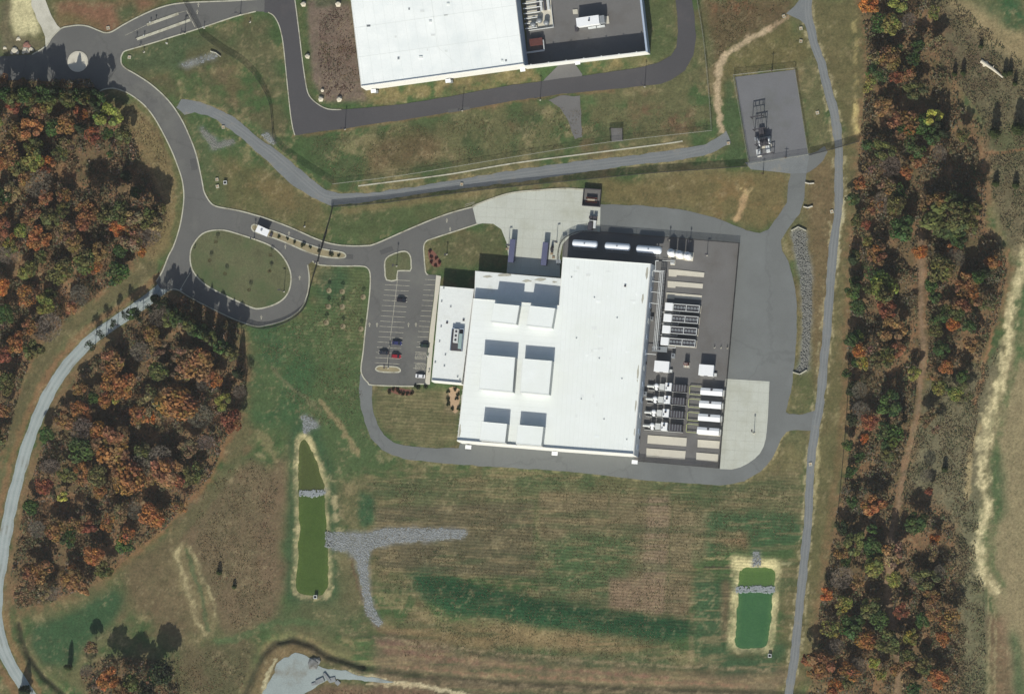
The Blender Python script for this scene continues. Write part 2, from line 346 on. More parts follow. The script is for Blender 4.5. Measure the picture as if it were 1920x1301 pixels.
POND_W_IN = [(569,818),(576,838),(590,870),(602,905),(604,930),(606,960),(609,1000),(611,1060),(609,1100),(604,1112),(562,1110),(557,1099),(561,1060),(565,1000),(563,935),(562,880),(563,840)]
POND_E_OUT = [(1376,1045),(1410,1056),(1430,1054),(1456,1051),(1459,1075),(1457,1130),(1450,1200),(1445,1222),(1400,1224),(1366,1218),(1367,1180),(1373,1110),(1375,1060)]
POND_E_IN = [(1391,1068),(1450,1068),(1449,1095),(1443,1120),(1440,1160),(1433,1210),(1383,1210),(1385,1160),(1389,1110)]
DAM_W = [(559,919),(610,918),(609,927),(585,931),(561,929)]
DAM_E = [(1379,1099),(1453,1099),(1451,1111),(1415,1110),(1379,1111)]
RIP_W = [(610,998),(640,998),(690,1000),(715,992),(760,989),(810,990),(870,993),(878,1000),(870,1008),(800,1014),(740,1017),(705,1027),(692,1034),(690,1070),(693,1105),(702,1140),(717,1167),(712,1175),(700,1168),(687,1150),(680,1120),(675,1080),(668,1050),(655,1033),(630,1032),(610,1025)]
RIP_HEAD = [(563,782),(575,778),(592,790),(597,800),(582,806),(573,815),(568,806),(569,797)]
RIP_E = [(1485,434),(1497,428),(1511,434),(1514,470),(1522,520),(1522,580),(1517,650),(1515,690),(1505,698),(1490,697),(1500,685),(1504,650),(1505,580),(1500,520),(1490,470)]
RIP_E_IN = [(1411,1035),(1425,1036),(1427,1062),(1410,1062)]
RIP_N1 = [(337,122),(350,114),(372,110),(395,97),(412,101),(400,112),(372,120),(352,127)]
RIP_N2 = [(373,240),(383,240),(398,256),(408,268),(438,262),(441,268),(412,278),(402,284),(392,268),(380,252)]
RIP_N3 = [(491,252),(503,249),(512,262),(520,272),(508,272),(496,262)]
GRAVEL_S = [(490,1312),(505,1275),(520,1245),(540,1228),(560,1226),(580,1236),(606,1250),(640,1257),(690,1268),(740,1278),(690,1278),(640,1272),(610,1276),(590,1288),(570,1298),(556,1312)]

# ================================================================== the ground, one sheet to the horizon
TAB = rng.random((257, 257))
def vnoise(x, y, seed):
    x = x+seed*37.13; y = y+seed*91.7
    xi = np.floor(x).astype(int); yi = np.floor(y).astype(int); fx = x-xi; fy = y-yi
    fx = fx*fx*(3-2*fx); fy = fy*fy*(3-2*fy)
    T = lambda a, b: TAB[a % 257, b % 257]
    return (T(xi, yi)*(1-fx)+T(xi+1, yi)*fx)*(1-fy)+(T(xi, yi+1)*(1-fx)+T(xi+1, yi+1)*fx)*fy
def fbm(x, y, size, seed, octv=4, rough=0.55):
    s = 0; a = 1; t = 0; f = 1/size
    for k in range(octv):
        s = s+a*vnoise(x*f, y*f, seed+k*3); t += a; a *= rough; f *= 2.1
    return s/t
def inpoly(poly, x, y):
    r = np.zeros(x.shape, bool); n = len(poly)
    xs = [p[0] for p in poly]; ys = [p[1] for p in poly]
    sel = (x >= min(xs)) & (x <= max(xs)) & (y >= min(ys)) & (y <= max(ys))
    xx, yy = x[sel], y[sel]; rr = np.zeros(xx.shape, bool)
    for k in range(n):
        x0, y0 = poly[k]; x1, y1 = poly[(k+1) % n]
        if y0 == y1: continue
        c = ((y0 > yy) != (y1 > yy)) & (xx < (x1-x0)*(yy-y0)/(y1-y0)+x0)
        rr ^= c
    r[sel] = rr; return r
def pldist(path, x, y):
    d = np.full(x.shape, 1e9)
    for (x0, y0), (x1, y1) in zip(path[:-1], path[1:]):
        vx, vy = x1-x0, y1-y0; t = np.clip(((x-x0)*vx+(y-y0)*vy)/(vx*vx+vy*vy+1e-9), 0, 1)
        d = np.minimum(d, np.hypot(x-x0-t*vx, y-y0-t*vy))
    return d
def blur(a, n):
    for ax in (0, 1):
        for _ in range(2):
            p = np.pad(a, [(n, n) if k == ax else (0, 0) for k in range(2)], mode='edge')
            c = np.cumsum(p, axis=ax); z = np.zeros_like(np.take(c, [0], axis=ax)); c = np.concatenate([z, c], axis=ax)
            m = a.shape[ax]; k = 2*n+1
            a = (np.take(c, range(k, k+m), axis=ax)-np.take(c, range(0, m), axis=ax))/k
    return a
STEP = 0.72
cxs = np.arange(-272, 272.01, STEP); cys = np.arange(-188, 188.01, STEP)
far = np.array([20, 60, 150, 350, 800, 1600, 3000.0])
axs = np.concatenate([cxs[0]-far[::-1], cxs, cxs[-1]+far]); ays = np.concatenate([cys[0]-far[::-1], cys, cys[-1]+far])
GX, GY = np.meshgrid(axs, ays)
U, V = world_to_px(GX, GY)
DRIVE_TRACK_E = [(1940,440),(1918,500),(1899,570),(1888,650),(1874,715),(1858,770),(1848,830),(1842,890),(1850,960),(1838,1010),(1838,1060),(1862,1110)]
WOOD_NW = [(-40,150),(170,148),(186,185),(192,205),(215,232),(245,258),(262,300),(285,340),(305,375),(300,400),(290,430),(278,455),(262,480),(240,505),(200,540),(150,580),(100,622),(75,640),(55,680),(40,720),(30,760),(12,830),(-10,880),(-40,900)]
WOOD_SW = [(335,552),(400,575),(440,605),(455,650),(462,700),(455,760),(440,790),(420,830),(405,870),(390,905),(350,940),(310,990),(255,1030),(200,1080),(140,1110),(80,1135),(30,1140),(18,1090),(30,1020),(42,960),(60,900),(75,850),(90,800),(110,755),(140,705),(180,668),(230,625),(275,590),(310,565)]
WOOD_S = [(150,1262),(185,1240),(225,1232),(270,1235),(320,1250),(335,1290),(330,1330),(180,1330),(160,1290)]
WOOD_E = [(1600,-30),(1740,-30),(1760,40),(1760,110),(1790,160),(1800,200),(1840,240),(1850,330),(1848,420),(1880,470),(1890,500),(1870,600),(1835,680),(1790,690),(1735,700),(1725,760),(1705,850),(1690,930),(1740,930),(1790,990),(1790,1150),(1800,1200),(1790,1330),(1510,1330),(1530,1240),(1535,1150),(1555,1050),(1570,950),(1590,880),(1592,760),(1588,640),(1598,540),(1590,470),(1605,400),(1608,340),(1612,260),(1625,150),(1622,60)]
TRAIL_E = [(1728,440),(1728,520),(1728,600),(1733,660),(1727,710),(1722,760),(1712,820),(1697,870),(1687,930),(1672,1000),(1670,1060),(1662,1120),(1680,1200),(1685,1320)]

def W(n_): return fbm(U, V, n_, 50)  # helper noise
jx = (fbm(U, V, 30, 1, 6, 0.7)-0.5)*44; jy = (fbm(U, V, 30, 9, 6, 0.7)-0.5)*44
jx2 = (fbm(U, V, 14, 2, 4, 0.7)-0.5)*15; jy2 = (fbm(U, V, 14, 8, 4, 0.7)-0.5)*15
def c3(rgb): return np.array(lin(rgb))
def mixc(Cc, rgb, m): return Cc+(c3(rgb)-Cc)*m[..., None]
n_big = fbm(U, V, 160, 11); n_mid = fbm(U, V, 48, 12, 5, 0.62); n_sm = fbm(U, V, 12, 13, 4, 0.65); n_red = fbm(U, V, 70, 14, 5, 0.6); n_tan = fbm(U, V, 38, 15, 5, 0.68)
ss = lambda v, a, b: (lambda t: t*t*(3-2*t))(np.clip((v-a)/(b-a), 0, 1))
C = np.zeros(GX.shape+(3,)) + c3((98, 98, 66))
C = mixc(C, (66, 90, 52), ss(0.5*n_mid+0.5*n_big, 0.42, 0.56)*0.9)
C = mixc(C, (116, 94, 70), ss(n_red, 0.56, 0.72)*0.5)
C = mixc(C, (140, 128, 92), ss(n_tan, 0.55, 0.7)*0.6)
def region(poly, rgb, amount=1.0, soft=1, jit=0, noise=None):
    global C
    if jit == 2: x, y = U+jx, V+jy
    elif jit == 1: x, y = U+jx2, V+jy2
    else: x, y = U, V
    m = inpoly(poly, x, y).astype(float)
    if soft: m = blur(m, max(1, (soft+1)//2))
    if noise is not None: m = m*noise
    C = mixc(C, rgb, m*amount)
def line(path, w, rgb, amount=1.0, jit=1, edge=0.5, noise=None):
    global C
    x, y = (U+jx2*jit, V+jy2*jit)
    m = 1-ss(pldist(path, x, y), w*(0.5-0.5*edge), w*(0.5+0.3*edge))
    if noise is not None: m = m*noise
    C = mixc(C, rgb, m*amount)
dapple = ss(n_sm, 0.4, 0.6); dap2 = ss(n_mid, 0.42, 0.58); dap3 = ss(n_tan, 0.42, 0.6)
# --- north lawns
region([(230,100),(380,60),(500,40),(545,250),(520,270),(440,225),(330,190),(240,135)], (98,86,64), 0.6, 4, 2, dap2)
region([(232,100),(345,70),(395,75),(330,130),(260,135),(235,125)], (66,86,58), 0.7, 4, 2)
region([(380,60),(500,30),(530,130),(535,200),(490,140),(430,100)], (84,88,60), 0.6, 4, 2)
region([(560,255),(960,200),(1040,190),(1075,255),(1335,190),(1335,240),(960,292),(630,340),(590,310)], (78,84,56), 0.6, 6, 2, dap2)
region([(700,270),(800,250),(840,280),(760,320),(680,320)], (104,82,60), 0.6, 6, 2)
region([(1170,205),(1270,190),(1320,220),(1290,250),(1190,250)], (108,80,62), 0.7, 6, 2, dap3)
region([(575,0),(655,0),(680,160),(690,190),(610,192),(585,150)], (116,100,88), 0.9, 2)
region([(600,60),(665,80),(672,150),(630,140),(600,110)], (92,72,62), 0.5, 2, 1, dapple)
region([(590,0),(655,0),(655,8),(590,15)], (70,80,56), 0.8, 1)
region([(556,0),(565,0),(585,170),(600,190),(595,196),(575,175)], (80,90,56), 0.9, 1)
region([(680,172),(980,130),(1210,100),(1220,118),(960,158),(700,200)], (122,110,74), 0.75, 2, 1, dap3)
region([(1210,0),(1265,0),(1268,90),(1250,108),(1218,118)], (82,92,58), 0.8, 2, 1)
region([(1310,0),(1500,0),(1470,40),(1380,85),(1350,120),(1340,240),(1335,100)], (98,80,58), 0.8, 3, 2)
region([(1325,0),(1420,0),(1400,40),(1340,40)], (120,78,56), 0.5, 3, 2, dapple)
region([(1300,20),(1330,20),(1340,170),(1310,150)], (92,92,62), 0.5, 4, 2)
region([(1380,85),(1480,40),(1530,110),(1500,130),(1372,140),(1350,240),(1348,130)], (104,96,62), 0.8, 4, 2)
region([(1355,150),(1372,150),(1400,310),(1368,300)], (70,88,56), 0.8, 2, 1)
region([(630,350),(960,306),(1260,268),(1330,272),(960,318),(690,358),(620,352)], (126,114,78), 0.7, 2, 1, dap3)
region([(1130,345),(1410,318),(1470,325),(1470,390),(1430,432),(1370,415),(1290,392),(1130,380)], (112,100,66), 0.85, 4, 2)
region([(1330,340),(1470,330),(1470,390),(1430,430),(1340,400)], (128,106,70), 0.7, 5, 2, dap3)
line([(1398,362),(1392,385),(1380,412)], 14, (178,150,110), 0.9)
line([(1390,355),(1400,365),(1412,352)], 6, (176,158,112), 0.7)
region([(395,280),(540,340),(620,390),(612,450),(520,420),(410,385),(385,330)], (100,94,62), 0.75, 5, 2)
region([(430,300),(600,380),(560,400),(440,340)], (116,100,66), 0.6, 5, 2, dap3)
region([(630,395),(880,365),(930,368),(700,452),(640,455),(620,430)], (82,92,58), 0.8, 4, 2)
region([(640,392),(900,358),(900,368),(650,402)], (128,112,78), 0.7, 2, 1)
region([(190,175),(240,182),(300,240),(335,330),(340,400),(320,460),(285,500),(275,470),(300,390),(270,300),(215,225)], (126,110,76), 0.85, 3, 1)
region([(195,172),(250,190),(240,200),(200,186)], (68,86,56), 0.8, 2, 1)
line([(215,200),(262,215),(295,250),(312,300)], 4, (84,70,50), 0.6)
line([(255,190),(300,240),(322,290),(334,340),(336,400),(326,440)], 10, (92,98,62), 0.7)
region([(350,230),(372,225),(400,290),(430,380),(400,385),(385,355),(375,300)], (80,92,60), 0.8, 3, 1)
region([(100,0),(330,0),(255,30),(215,55),(190,55),(150,44),(118,48)], (128,92,72), 0.85, 4, 2)
region([(105,30),(130,25),(200,50),(185,56),(150,46),(118,48)], (98,98,60), 0.7, 3, 1)
region([(215,15),(255,5),(262,28),(225,45)], (64,88,56), 0.8, 3, 1)
region([(0,0),(30,0),(20,60),(90,85),(60,100),(0,105)], (108,100,78), 0.8, 3, 1)
region([(18,-20),(58,-20),(62,20),(72,45),(76,58),(66,68),(54,58),(50,70),(30,66),(22,40)], (198,190,146), 0.95, 1, 1)
# --- strip beside the narrow lane, east
region([(1490,0),(1620,0),(1625,150),(1612,260),(1605,400),(1592,500),(1590,760),(1580,880),(1555,1050),(1530,1240),(1500,1310),(1440,1310),(1500,1000),(1530,750),(1500,430),(1510,300),(1590,260)], (102,96,64), 0.8, 4, 1)
line([(1600,0),(1605,90),(1606,180),(1600,250)], 10, (168,154,104), 0.55, 1, 0.8, dapple)
line([(1605,200),(1606,250)], 12, (196,180,120), 0.9, 1, 0.5)
line([(1583,370),(1574,430),(1568,500)], 8, (188,182,148), 0.9, 1)
line([(1535,820),(1532,880),(1528,940)], 9, (160,150,108), 0.8, 1, 0.6)
line([(1592,520),(1587,650),(1580,780),(1566,900),(1545,1050)], 14, (110,94,64), 0.6)
region([(1520,300),(1565,300),(1565,400),(1545,700),(1525,760),(1522,600),(1515,430)], (112,94,68), 0.7, 4, 1)
region([(1466,440),(1486,430),(1505,600),(1498,690),(1480,760),(1497,600),(1488,500)], (110,100,66), 0.8, 2, 1)
region([(1480,700),(1530,690),(1525,770),(1478,772)], (92,92,60), 0.7, 3, 1)
region([(1470,820),(1515,815),(1505,950),(1440,960),(1400,905),(1450,860)], (110,104,70), 0.8, 3, 1, dap3)
line([(1440,57),(1400,76),(1368,98),(1350,118),(1345,150),(1346,200),(1352,245)], 12, (184,164,132), 0.9, 1, 0.6)
line([(1478,32),(1440,57)], 9, (172,148,118), 0.7)
# --- lawns and field west of the parking
region([(460,505),(560,605),(690,500),(690,720),(700,830),(740,870),(630,900),(560,820),(460,800),(470,650)], (76,94,58), 0.92, 5, 2)
region([(470,520),(560,600),(600,640),(560,800),(470,790)], (58,88,54), 0.8, 5, 2, 0.3+0.7*dap2)
region([(640,505),(690,505),(690,640),(640,640)], (96,100,66), 0.5, 4, 2)
region([(595,505),(650,505),(650,560),(600,560)], (62,86,58), 0.75, 5, 2)
region([(470,620),(530,620),(520,760),(470,760)], (66,88,58), 0.5, 6, 2, dap2)
line([(600,750),(640,800),(670,850)], 10, (150,134,98), 0.7, 1, 0.6)
line([(510,690),(550,730),(600,770)], 8, (120,112,84), 0.5, 1, 0.6)
region([(700,730),(850,730),(862,835),(760,832),(720,810),(702,760)], (104,100,70), 0.85, 2, 1)
region([(830,732),(860,732),(860,780),(835,775)], (140,124,98), 0.6, 2, 1)
region([(800,455),(940,425),(950,480),(900,500),(830,505),(802,510)], (92,92,62), 0.8, 3, 1)
# --- south field
region([(700,900),(1010,880),(1350,915),(1500,870),(1505,1000),(1300,1010),(1100,960),(800,960),(690,930)], (98,96,68), 0.7, 6, 2)
region([(960,880),(1350,915),(1400,920),(1380,950),(1150,930),(950,915)], (72,90,58), 0.6, 5, 2, dap2)
region([(700,950),(1000,940),(1010,1085),(780,1075),(710,1060)], (94,88,66), 0.9, 2, 0)
region([(1010,920),(1200,930),(1300,960),(1290,1150),(1140,1140),(1010,1110)], (112,102,76), 0.9, 2, 0)
region([(1030,1010),(1200,1000),(1190,1060),(1130,1120),(1020,1120),(1015,1060)], (66,92,56), 0.8, 6, 2)
region([(1215,930),(1255,930),(1245,1150),(1200,1140)], (134,116,94), 0.75, 1, 0)
region([(1140,1080),(1240,1090),(1240,1145),(1145,1135)], (130,110,88), 0.7, 1, 0)
region([(760,1070),(830,1082),(960,1112),(1150,1145),(1290,1165),(1300,1190),(1240,1210),(1100,1188),(960,1165),(840,1145),(790,1120)], (40,74,46), 0.97, 3, 1)
region([(790,1060),(850,1080),(840,1130),(760,1110)], (62,88,58), 0.6, 5, 2)
region([(690,1170),(960,1175),(1150,1195),(1260,1205),(1250,1225),(960,1215),(740,1210)], (128,110,78), 0.85, 4, 2)
region([(940,1165),(1040,1180),(1030,1195),(930,1185)], (150,132,94), 0.6, 3, 2, dapple)
region([(850,1210),(1260,1222),(1270,1262),(960,1250),(840,1235)], (76,92,60), 0.75, 4, 2)
region([(700,1195),(1000,1235),(1300,1262),(1480,1250),(1460,1310),(700,1310)], (108,94,74), 0.8, 4, 2)
region([(690,1185),(900,1225),(960,1240),(760,1240),(690,1215)], (122,92,80), 0.6, 4, 2, dap3)
region([(1300,1080),(1372,1090),(1366,1225),(1440,1232),(1460,1200),(1480,1210),(1450,1262),(1310,1262),(1300,1180)], (58,86,56), 0.9, 3, 1)
region([(1352,1090),(1372,1090),(1366,1200),(1352,1200)], (104,88,66), 0.75, 2, 1)
region([(1325,965),(1420,955),(1500,965),(1505,1010),(1470,1030),(1320,1035)], (60,88,56), 0.85, 4, 2)
region([(1340,1000),(1400,1005),(1410,1035),(1350,1025)], (140,110,82), 0.75, 3, 2)
region([(1280,960),(1330,960),(1320,1060),(1280,1050)], (128,116,88), 0.6, 4, 2)
line([(1320,1046),(1376,1047)], 5, (150,140,100), 0.7)
line([(1320,1062),(1376,1064)], 5, (70,64,52), 0.8)
line([(1450,1052),(1480,1056)], 7, (176,166,126), 0.8)
line([(1295,1130),(1298,1200),(1293,1262)], 12, (124,112,84), 0.6, 1, 0.8, dapple)
strk = fbm(U*0.10, V*0.9, 5, 33, 3, 0.6); strk2 = fbm(U*0.06, V*0.7, 7, 35, 3, 0.6); SF = [(690,880),(1010,880),(1350,912),(1510,870),(1500,1250),(1440,1312),(640,1312),(690,1060)]
region(SF, (134,120,88), 0.55, 3, 2, ss(strk, 0.54, 0.7)); region(SF, (64,82,52), 0.5, 3, 2, ss(strk2, 0.55, 0.7))
region([(700,730),(862,735),(862,835),(740,830),(702,770)], (128,118,86), 0.5, 2, 1, ss(strk, 0.5, 0.66))
for pth, w, cc, am in (([(700,1192),(800,1208),(960,1226),(1200,1246),(1440,1256)], 7, (150,134,102), .9), ([(740,1250),(900,1262),(1100,1274),(1400,1284)], 6, (126,98,78), .85), ([(860,1276),(1000,1288),(1250,1298),(1440,1304)], 6, (160,144,110), .85), ([(720,1220),(850,1236),(1000,1252),(1250,1268)], 9, (120,92,76), .85), ([(960,1300),(1200,1310)], 10, (70,84,54), .7)): line(pth, w, cc, am, 1, 0.9, 0.35+0.65*dapple)
for pth in ([(1010,900),(1000,1000),(996,1085)], [(1142,935),(1135,1010),(1128,1090)], [(1262,930),(1256,1040),(1248,1150)]): line(pth, 3, (80,86,56), 0.6, 0.5, 0.6)
BAND = [(770,1072),(830,1082),(960,1112),(1150,1145),(1290,1165),(1300,1188),(1240,1208),(1100,1188),(960,1165),(840,1143),(800,1120)]
region(BAND, (40,74,46), 0.9, 3, 1, 0.75+0.25*dap2); region([(1142,1085),(1290,1095),(1290,1160),(1150,1140)], (122,106,82), 0.6, 2, 1, 0.5+0.5*dap3); region([(1142,1085),(1245,1092),(1240,1150),(1145,1138)], (132,112,90), 0.6, 1, 0)
region([(1010,1000),(1130,1005),(1130,1050),(1090,1110),(1010,1110)], (66,90,56), 0.5, 4, 2, dap2)
# --- around the west pond
region([(545,800),(575,775),(600,800),(625,880),(630,920),(640,960),(628,1000),(635,1060),(640,1110),(620,1135),(545,1130),(530,1100),(536,1000),(538,900)], (58,84,54), 0.85, 3, 1)
region([(500,880),(535,860),(530,1100),(510,1130),(480,1060),(490,960)], (118,96,76), 0.6, 4, 2)
region([(675,920),(705,930),(700,985),(680,990),(668,960)], (52,84,54), 0.9, 2, 1)
region([(615,890),(680,900),(665,990),(625,995)], (130,118,86), 0.6, 4, 2, dapple)
region([(640,1030),(668,1050),(690,1150),(640,1170),(630,1100)], (104,98,70), 0.7, 4, 2)
line([(660,1045),(672,1100),(690,1150),(712,1180)], 8, (96,74,56), 0.6)
region([(540,1130),(640,1120),(700,1190),(560,1190),(500,1180)], (84,92,62), 0.6, 5, 2)
region([(350,930),(470,860),(520,900),(520,1160),(430,1190),(400,1150),(330,1000)], (110,94,72), 0.8, 5, 2)
line([(440,780),(410,840),(390,900),(330,960),(280,1010),(200,1075)], 18, (146,110,70), 0.6, 1, 0.7)
line([(460,800),(430,880),(380,950),(300,1030),(230,1080)], 26, (92,92,62), 0.6)
region([(240,1060),(330,1000),(400,1170),(340,1200),(240,1120)], (106,92,68), 0.8, 5, 2)
region([(320,1030),(345,1015),(365,1040),(385,1100),(412,1150),(402,1195),(375,1195),(345,1120),(325,1070)], (124,114,82), 0.9, 2, 1, 0.5+0.5*dapple)
line([(338,1020),(330,1040),(342,1075),(356,1115),(370,1165),(388,1192)], 11, (172,160,120), 0.9, 1, 0.7, 0.4+0.6*dapple)
line([(356,1025),(378,1075),(398,1125),(408,1165)], 7, (160,150,112), 0.9, 1, 0.7, 0.4+0.6*dapple)
line([(360,1060),(380,1130),(392,1185)], 6, (150,140,106), 0.6, 1, 0.7)
line([(350,1030),(375,1110),(392,1180)], 9, (78,92,60), 0.8)
region([(60,1170),(130,1150),(215,1100),(235,1120),(225,1150),(150,1220),(140,1250),(80,1245),(55,1210)], (54,84,54), 0.92, 3, 1)
region([(330,1200),(480,1200),(470,1310),(330,1310)], (98,86,64), 0.7, 5, 2)
line([(410,1205),(460,1190),(520,1165),(600,1165)], 12, (78,98,62), 0.7)
region([(500,1205),(580,1205),(640,1235),(560,1232),(520,1250),(490,1310),(470,1310),(485,1250)], (122,104,74), 0.8, 3, 1)
region([(600,1280),(760,1290),(900,1310),(560,1312)], (116,92,74), 0.85, 3, 1)
line([(600,1256),(700,1270),(760,1283),(830,1292),(900,1310)], 8, (196,184,148), 0.85, 1, 0.5)
line([(690,1282),(760,1284),(800,1290)], 5, (180,164,128), 0.8)
line([(515,1235),(500,1270),(490,1310)], 7, (188,180,142), 0.8)
# --- far east
region([(1730,0),(1790,0),(1930,120),(1930,470),(1890,470),(1850,330),(1840,220),(1760,110)], (106,98,74), 0.9, 4, 1)
region([(1750,20),(1790,30),(1870,110),(1850,170),(1780,150)], (86,68,54), 0.6, 5, 2, dapple)
region([(1770,0),(1830,0),(1930,70),(1930,130),(1860,90)], (152,136,100), 0.8, 3, 1)
region([(1815,0),(1930,0),(1930,62),(1885,50),(1850,30)], (54,86,54), 0.9, 3, 1, 0.5+0.5*dap2)
region([(1850,240),(1930,230),(1930,290),(1860,285)], (88,92,62), 0.8, 3, 1)
line([(1850,290),(1930,280)], 7, (140,104,74), 0.7)
region([(1745,700),(1850,680),(1880,640),(1840,900),(1810,1310),(1790,1310),(1790,990),(1690,930),(1710,840)], (112,106,82), 0.9, 4, 1)
region([(1780,930),(1840,900),(1835,1040),(1860,1150),(1850,1310),(1795,1310)], (108,106,80), 0.8, 4, 1)
region([(1900,470),(1940,420),(1940,1320),(1900,1320),(1870,1150),(1850,1060),(1858,940),(1850,860),(1880,720)], (142,130,98), 0.9, 2, 1)
region([(1900,490),(1940,450),(1940,680),(1895,670)], (62,92,54), 0.85, 3, 1, 0.4+0.6*dap3)
region([(1862,840),(1880,850),(1888,960),(1862,990),(1856,900)], (62,88,56), 0.8, 3, 1)
region([(1890,1180),(1915,1200),(1930,1310),(1900,1310)], (66,90,58), 0.8, 3, 1)
region([(1850,1150),(1885,1160),(1900,1310),(1860,1310)], (124,98,78), 0.7, 3, 1)
line(DRIVE_TRACK_E, 22, (202,190,146), 0.95, 2.2, 0.7, 0.6+0.4*dapple)
line([(x+22, y) for x, y in DRIVE_TRACK_E[2:]], 16, (76,98,60), 0.7, 1, 0.9, 0.3+0.7*dap3)
line([(1835,800),(1818,850),(1812,930)], 12, (166,150,110), 0.8, 1, 0.6)
line([(1890,470),(1870,560),(1855,640),(1838,720),(1826,760)], 8, (150,114,82), 0.8)
line([(1848,1060),(1856,1150),(1852,1310)], 4, (150,140,104), 0.7)
line([(1838,1060),(1862,1120),(1868,1200),(1864,1310)], 4, (150,140,104), 0.6)
# --- woodland floor
lit = 0.75+0.25*dapple
for wd in (WOOD_NW, WOOD_SW, WOOD_S, WOOD_E): region(wd, (112,90,66), 0.92, 3, 1, lit)
for wd in (WOOD_NW, WOOD_SW, WOOD_E): region(wd, (136,102,72), 0.55, 2, 1, dap3)
line(TRAIL_E, 12, (142,120,96), 0.7, 1, 0.9)
for wd in (WOOD_NW[1:], WOOD_SW+WOOD_SW[:1], WOOD_E): line(wd, 30, (132,102,74), 0.55, 1, 1.0, dapple)
line([(285,500),(240,535),(180,575),(110,630),(70,690),(40,760),(20,830)], 22, (98,92,64), 0.85, 1, 0.5)
line(offset(GRAVEL_W, 20), 14, (136,104,74), 0.7, 1, 0.7)
line(offset(GRAVEL_W, -18), 12, (120,98,70), 0.7, 1, 0.7)
line([(8,1150),(20,1205),(45,1250),(72,1295)], 16, (128,106,72), 0.7)
# --- straw banks and worn edges
region(POND_W_OUT, (184,172,128), 0.95, 1, 0, 0.75+0.25*dapple); region(POND_E_OUT, (192,184,136), 0.95, 1, 0, 0.75+0.25*dapple)
for p in (POND_W_OUT, POND_E_OUT): line(p+p[:1], 5, (176,164,122), 0.7, 1, 0.9, dapple); line([(x*1.0, y) for x, y in p+p[:1]], 13, (64,88,54), 0.35, 1, 1.0, 1-dapple)
region([(1372,1043),(1460,1048),(1458,1072),(1372,1068)], (202,192,142), 0.9, 1, 1)
line([(600,905),(622,918),(630,960),(640,995)], 16, (176,164,124), 0.6, 1, 0.8, dapple)
for p in (POND_W_IN, POND_E_IN): region(p, (92,104,60), 1.0, 1, 0)
for rd in (offset(spline(LANE, n=3), 10), offset(spline(LANE, n=3), -10)): line(rd, 6, (164,154,118), 0.8, 1, 0.9, dapple)
for rd in (PATH_N[:17], PATH_N[21:38]): line(rd, 7, (150,136,98), 0.65, 1, 0.8, dapple)
line(PERIM[40:58], 7, (148,138,100), 0.55, 1, 0.8, dapple)
line([(1475,810),(1466,822),(1458,840),(1447,860),(1425,885)], 9, (170,156,110), 0.6, 1, 0.8, dapple)
line(SERVICE[9:18], 9, (126,100,72), 0.6, 1, 0.9)
line([(560,830),(558,900)], 6, (190,180,136), 0.4)
fleck = ss(fbm(U, V, 6, 71, 3, 0.7), 0.58, 0.72)*ss(n_tan, 0.42, 0.6); C = mixc(C, (150, 138, 104), fleck*0.4*(1-inpoly(POND_W_IN, U, V))*(1-inpoly(POND_E_IN, U, V)))
fleck = ss(fbm(U, V, 5, 77, 3, 0.7), 0.6, 0.74); C = mixc(C, (62, 70, 46), fleck*0.35)
for rp in (RIP_W, RIP_HEAD, RIP_E, RIP_E_IN, RIP_N1, RIP_N2, RIP_N3, DAM_W, DAM_E): region(rp, (128,130,126), 0.9, 1, 1, 0.8+0.2*dapple)
sp = 0.86+0.38*n_sm; C *= (sp*(0.9+0.2*fbm(U, V, 5, 31, 2)))[..., None]

# --- height of the ground: basins, ditches, banks
Z = np.zeros(GX.shape)
for out, inn in ((POND_W_OUT, POND_W_IN), (POND_E_OUT, POND_E_IN)):
    m = blur(inpoly([(x, y) for x, y in out], U, V).astype(float), 2); mi = blur(inpoly(inn, U, V).astype(float), 2)
    Z -= m*0.5+mi*1.3; Z += m*(fbm(U, V, 9, 47, 3, 0.65)-0.5)*0.45
DITCH = [(440,1330),(458,1300),(476,1262),(492,1226),(515,1203),(550,1196),(585,1208),(615,1228),(680,1248),(800,1264),(960,1277),(1200,1288),(1440,1294),(1540,1300)]
DITCH_SW = [(34,1168),(40,1200),(52,1228),(80,1266),(125,1306)]
for path, dp, w in ((DITCH[:9], 1.8, 7), (DITCH[8:], 0.8, 8), (DITCH_SW, 1.7, 6)):
    Z -= dp*np.exp(-(pldist(path, U, V)/w)**2)
Z += 1.0*np.exp(-(pldist([(820,1120),(960,1142),(1150,1172),(1270,1190)], U, V)/26)**2)
Z += 0.6*np.exp(-(pldist([(640,1190),(960,1240),(1250,1262),(1420,1268)], U, V)/14)**2)*ss(V, 1180, 1200)
Z -= 0.5*np.exp(-(pldist([(1497,440),(1512,520),(1513,600),(1505,690)], U, V)/9)**2)
keep = np.zeros(GX.shape)
Z += (fbm(U, V, 14, 41, 4)-0.5)*0.0
rough_m = np.zeros(GX.shape)
for wd in (WOOD_NW, WOOD_SW, WOOD_E): rough_m = np.maximum(rough_m, blur(inpoly(wd, U, V).astype(float), 6))
Z += rough_m*(fbm(U, V, 30, 42, 4)-0.5)*1.2
Z[(np.abs(GX) > 271) | (np.abs(GY) > 187)] = 0
line([(x, y+13) for x, y in DITCH[6:]], 10, (146,128,98), 0.6, 1, 0.8, dapple); line([(x, y-16) for x, y in DITCH[8:]], 8, (140,120,90), 0.5, 1, 0.9, dapple); line([(x, y-30) for x, y in DITCH[8:]], 10, (132,116,86), 0.4, 1, 0.9, dap3); line(DITCH[:9], 8, (60,62,46), 0.7, 0.4, 0.5); line(DITCH[8:], 7, (66,70,48), 0.5, 1, 0.7); line(DITCH_SW, 8, (58,58,44), 0.8, 0.4, 0.5)
